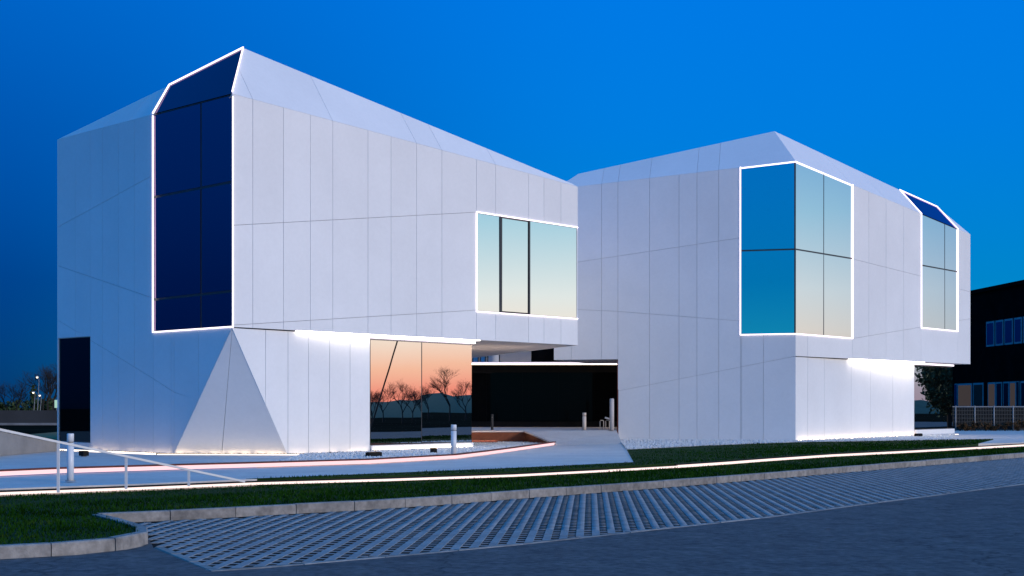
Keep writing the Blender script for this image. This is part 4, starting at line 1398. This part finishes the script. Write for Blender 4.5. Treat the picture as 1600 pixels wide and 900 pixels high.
for k_, (u, w_) in enumerate(((1500, .5), (1512, .4), (1524, .55), (1540, .5), (1556, .4), (1570, .5), (1592, .6), (1608, .5))):
    x = (u - 800) / F * (yf - .6)
    root = empty('dry_shrub', (x, yf - .6, -.03)); tag(root, ('first', 'second', 'third', 'fourth', 'fifth', 'sixth', 'seventh', 'last')[k_] + ' brown dry shrub along the mesh fence counting from the white building', 'shrub', 'dry shrubs along the mesh fence')
    mb = MB()
    for q in range(7):
        a = q * .9 + k_
        mb.tube([(x, yf - .6, -.05), (x + math.cos(a) * .15, yf - .6 + math.sin(a) * .12, w_ * .5), (x + math.cos(a) * .32, yf - .6 + math.sin(a) * .25, w_ * .95)], [.012, .008, .004], 4)
    mb.build('stem', 'bark', root)
    V, Fc = leaf_cloud((x, yf - .6, w_ * .45), w_ * .8, 380, .05, (1, .7, .7), .1)
    o = raw_mesh('foliage', V, Fc, 'drywood'); o.parent = root; o.matrix_parent_inverse = mat_inv(root)

# ================================================================== LEFT BACKGROUND
def far(u, v, y): return Vector(((u - 800) / F * y, y, EYE + (HZ - v) / F * y))
ZF = -.45
yw = 120.0
fw = empty('far_wall', (far(30, 650, yw).x, yw, ZF)); tag(fw, 'low grey wall with pale foot across the field on the far left', 'wall')
mb = MB(); mb.box((far(30, 650, yw).x, yw, .25), (22, .3, 1.4)); mb.build('wall_face', 'far_wall', fw)
mb = MB(); mb.box((far(30, 650, yw).x, yw - .4, -.28), (22, .5, .2)); mb.build('footing', 'far_pale', fw)
dg = sheet('dry_grass', [gp(40, 679, ZF + .02), gp(94, 687, ZF + .02), gp(180, 687, ZF + .02), gp(180, 674.5, ZF + .02), gp(94, 674.5, ZF + .02)], 'dry', .05)
tl = [(10, 605, 230, 11), (26, 600, 235, 12), (40, 612, 228, 13), (75, 578, 215, 14), (84, 572, 225, 15), (96, 580, 220, 16), (-8, 612, 236, 17), (68, 592, 228, 18)]
tl_labels = ['low bare tree near the left edge beyond the field', 'bare tree left of the dark fir on the horizon', 'short bare tree just left of the dark fir', 'tall bare tree right of the street lamps', 'tallest bare tree partly behind the left building', 'bare tree mostly hidden behind the left building', 'bare tree cut by the left edge of the picture', 'slender bare tree behind the highest street lamp']
for (u, v, y, sd), lb in zip(tl, tl_labels):
    b = Vector(((u - 800) / F * y, y, ZF)); h = EYE + (HZ - v) / F * y - ZF
    bare_tree(b, h * 1.35, lb, 'bare trees on the far left horizon', 6, .5, sd, 3)
b = Vector(((52 - 800) / F * 205, 205, ZF))
root = empty('fir_tree', b); tag(root, 'small dark fir tree among the street lamps on the left horizon', 'tree')
mb = MB(); mb.tube([b, b + Vector((0, 0, 4.8))], [.14, .03], 6); mb.build('trunk', 'bark', root)
Vs, Fs, base_ = [], [], 0
for k_ in range(9):
    rr = 1.5 * (1 - k_ / 9.5)
    V, Fc = leaf_cloud((b.x, b.y, b.z + .7 + k_ * .52), rr, 130, .22, (1, 1, .35), .2)
    Vs.append(V); Fs.append(Fc + base_); base_ += len(V)
o = raw_mesh('crown', np.concatenate(Vs), np.concatenate(Fs), 'leaf'); o.parent = root; o.matrix_parent_inverse = mat_inv(root)
hedge = empty('far_hedge', (far(30, 636, 240).x, 240, ZF))
leafc = [leaf_cloud((far(u, 636, 245).x, 245 + rng.uniform(-4, 4), 1.0), 1.9, 260, .35, (1.2, 1, .8), .1) for u in range(-30, 110, 9)]
hedge_v = np.concatenate([c_[0] for c_ in leafc]); hedge_f = np.concatenate([c_[1] + sum(len(x[0]) for x in leafc[:j]) for j, c_ in enumerate(leafc)])
bpy.data.objects.remove(hedge)
o = raw_mesh('hedgerow', hedge_v, hedge_f, 'leaf'); tag(o, 'dark hedgerow along the left horizon', 'hedge', kind='stuff')
for (u, v, y, lb) in ((58, 589, 180, 'tallest street lamp with white bulb on the left horizon'), (52, 613, 190, 'street lamp with warm bulb against the dark fir'), (62, 617.5, 200, 'lowest street lamp with pinkish bulb on the left horizon')):
    b = Vector(((u - 800) / F * y, y, ZF)); t_ = far(u, v, y)
    root = empty('street_lamp', b); tag(root, lb, 'street lamp', 'street lamps on the left horizon')
    mb = MB(); mb.tube([b, Vector((t_.x + .25, y, t_.z - .35)), Vector((t_.x + .12, y, t_.z + .12)), Vector((t_.x, y, t_.z + .14))], [.06, .04, .03, .03], 6); mb.build('pole', 'grey_panel', root)
    mb = MB(); mb.tube([t_ + Vector((0, 0, .16)), t_ + Vector((0, 0, .05)), t_ + Vector((0, 0, .0))], [.10, .22, .24], 8); mb.build('lamp_head', 'grey_panel', root)
    mb = MB(); mb.tube([t_ + Vector((0, 0, .0)), t_ + Vector((0, 0, -.10)), t_ + Vector((0, 0, -.16))], [.14, .12, .06], 8); mb.build('bulb', 'bulb', root)
b = Vector(((88 - 800) / F * 170, 170, ZF))
root = empty('lit_sign', b); tag(root, 'small pale lit sign on a post at the edge of the left building', 'sign')
mb = MB(); mb.tube([b, b + Vector((0, 0, 1.6))], .05, 6); mb.build('post', 'grey_panel', root)
mb = MB(); mb.box((b.x, b.y, ZF + 2.1), (.42, .12, 1.0)); mb.build('board', 'sign', root)

# ================================================================== BESIDE THE CAMERA: what the glazing mirrors
def mirrored(face, u, dist):
    """the place, dist metres from the glass, whose image stands in that glazing"""
    d = sight(u, HZ); n = face.n
    p = Vector((0, 0, EYE)) + d * ((face.o - Vector((0, 0, 0))).dot(n) / d.dot(n))
    r_ = (d - n * 2 * d.dot(n)).normalized()
    return p + r_ * dist
for k_, (u, dist, vt, sd) in enumerate(((697, 110, 592, 31), (664, 125, 610, 32), (632, 130, 601, 33), (602, 140, 606, 34), (722, 120, 604, 35), (584, 120, 604, 36), (648, 160, 612, 37))):
    p = mirrored(G, u, dist)
    h = (EYE + (HZ - vt) / F * (38 + dist) + .6) * 1.25
    bare_tree((p.x, p.y, -.6), h, ['tall round bare tree across the road mirrored in the ground floor glazing', 'small bare tree across the road', 'pointed bare tree across the road', 'low bare tree across the road', 'spreading bare tree across the road', 'leaning bare tree across the road', 'far bare tree across the road'][k_], 'bare trees across the road', 7, .5, sd, 3)
hill = []
xs_ = np.linspace(-260, 420, 240)
mb = MB()
n_ = len(xs_)
hv = []
for k_, s in enumerate(xs_):
    hgt2 = 3.1 + .6 * math.sin(s * .021) + .5 * math.sin(s * .057 + 1) + .3 * math.sin(s * .19) + random.uniform(-.45, .45)
    hv.append(hgt2)
pts = [(260 + 40 * math.sin(s * .004), s) for s in xs_]
for k_, (x, y) in enumerate(pts): mb.v.append((x - 30, y, -.6))
for k_, (x, y) in enumerate(pts): mb.v.append((x, y, hv[k_]))
for k_, (x, y) in enumerate(pts): mb.v.append((x + 90, y, -.6))
for r_ in range(2):
    for k_ in range(n_ - 1):
        mb.f.append((r_ * n_ + k_, (r_ + 1) * n_ + k_, (r_ + 1) * n_ + k_ + 1, r_ * n_ + k_ + 1))
o = mb.build('hills', 'leaf', smooth=True); o['kind'] = 'structure'
tp = mirrored(H, 1482, 22)
leafy_tree('broadleaf_tree', (tp.x, tp.y, -.4), 5.4, 1.75, 10000, .13, 'dense leafy tree across the yard mirrored in the right ground floor glazing', trunk_h=.25, squash=(1, 1, 1.4))
lp = mirrored(G, 576, 30); lp.z = -.4
root = empty('utility_pole', lp); tag(root, 'leaning utility pole across the road', 'pole')
mb = MB(); mb.tube([lp, lp + Vector((.15, 1.8, 5.8))], [.045, .035], 8); mb.build('shaft', 'bark', root)
mb = MB(); mb.tube([lp + Vector((.15, 1.8, 5.8)), lp + Vector((.152, 1.83, 5.9))], [.05, .03], 8); mb.build('cap', 'black_metal', root)
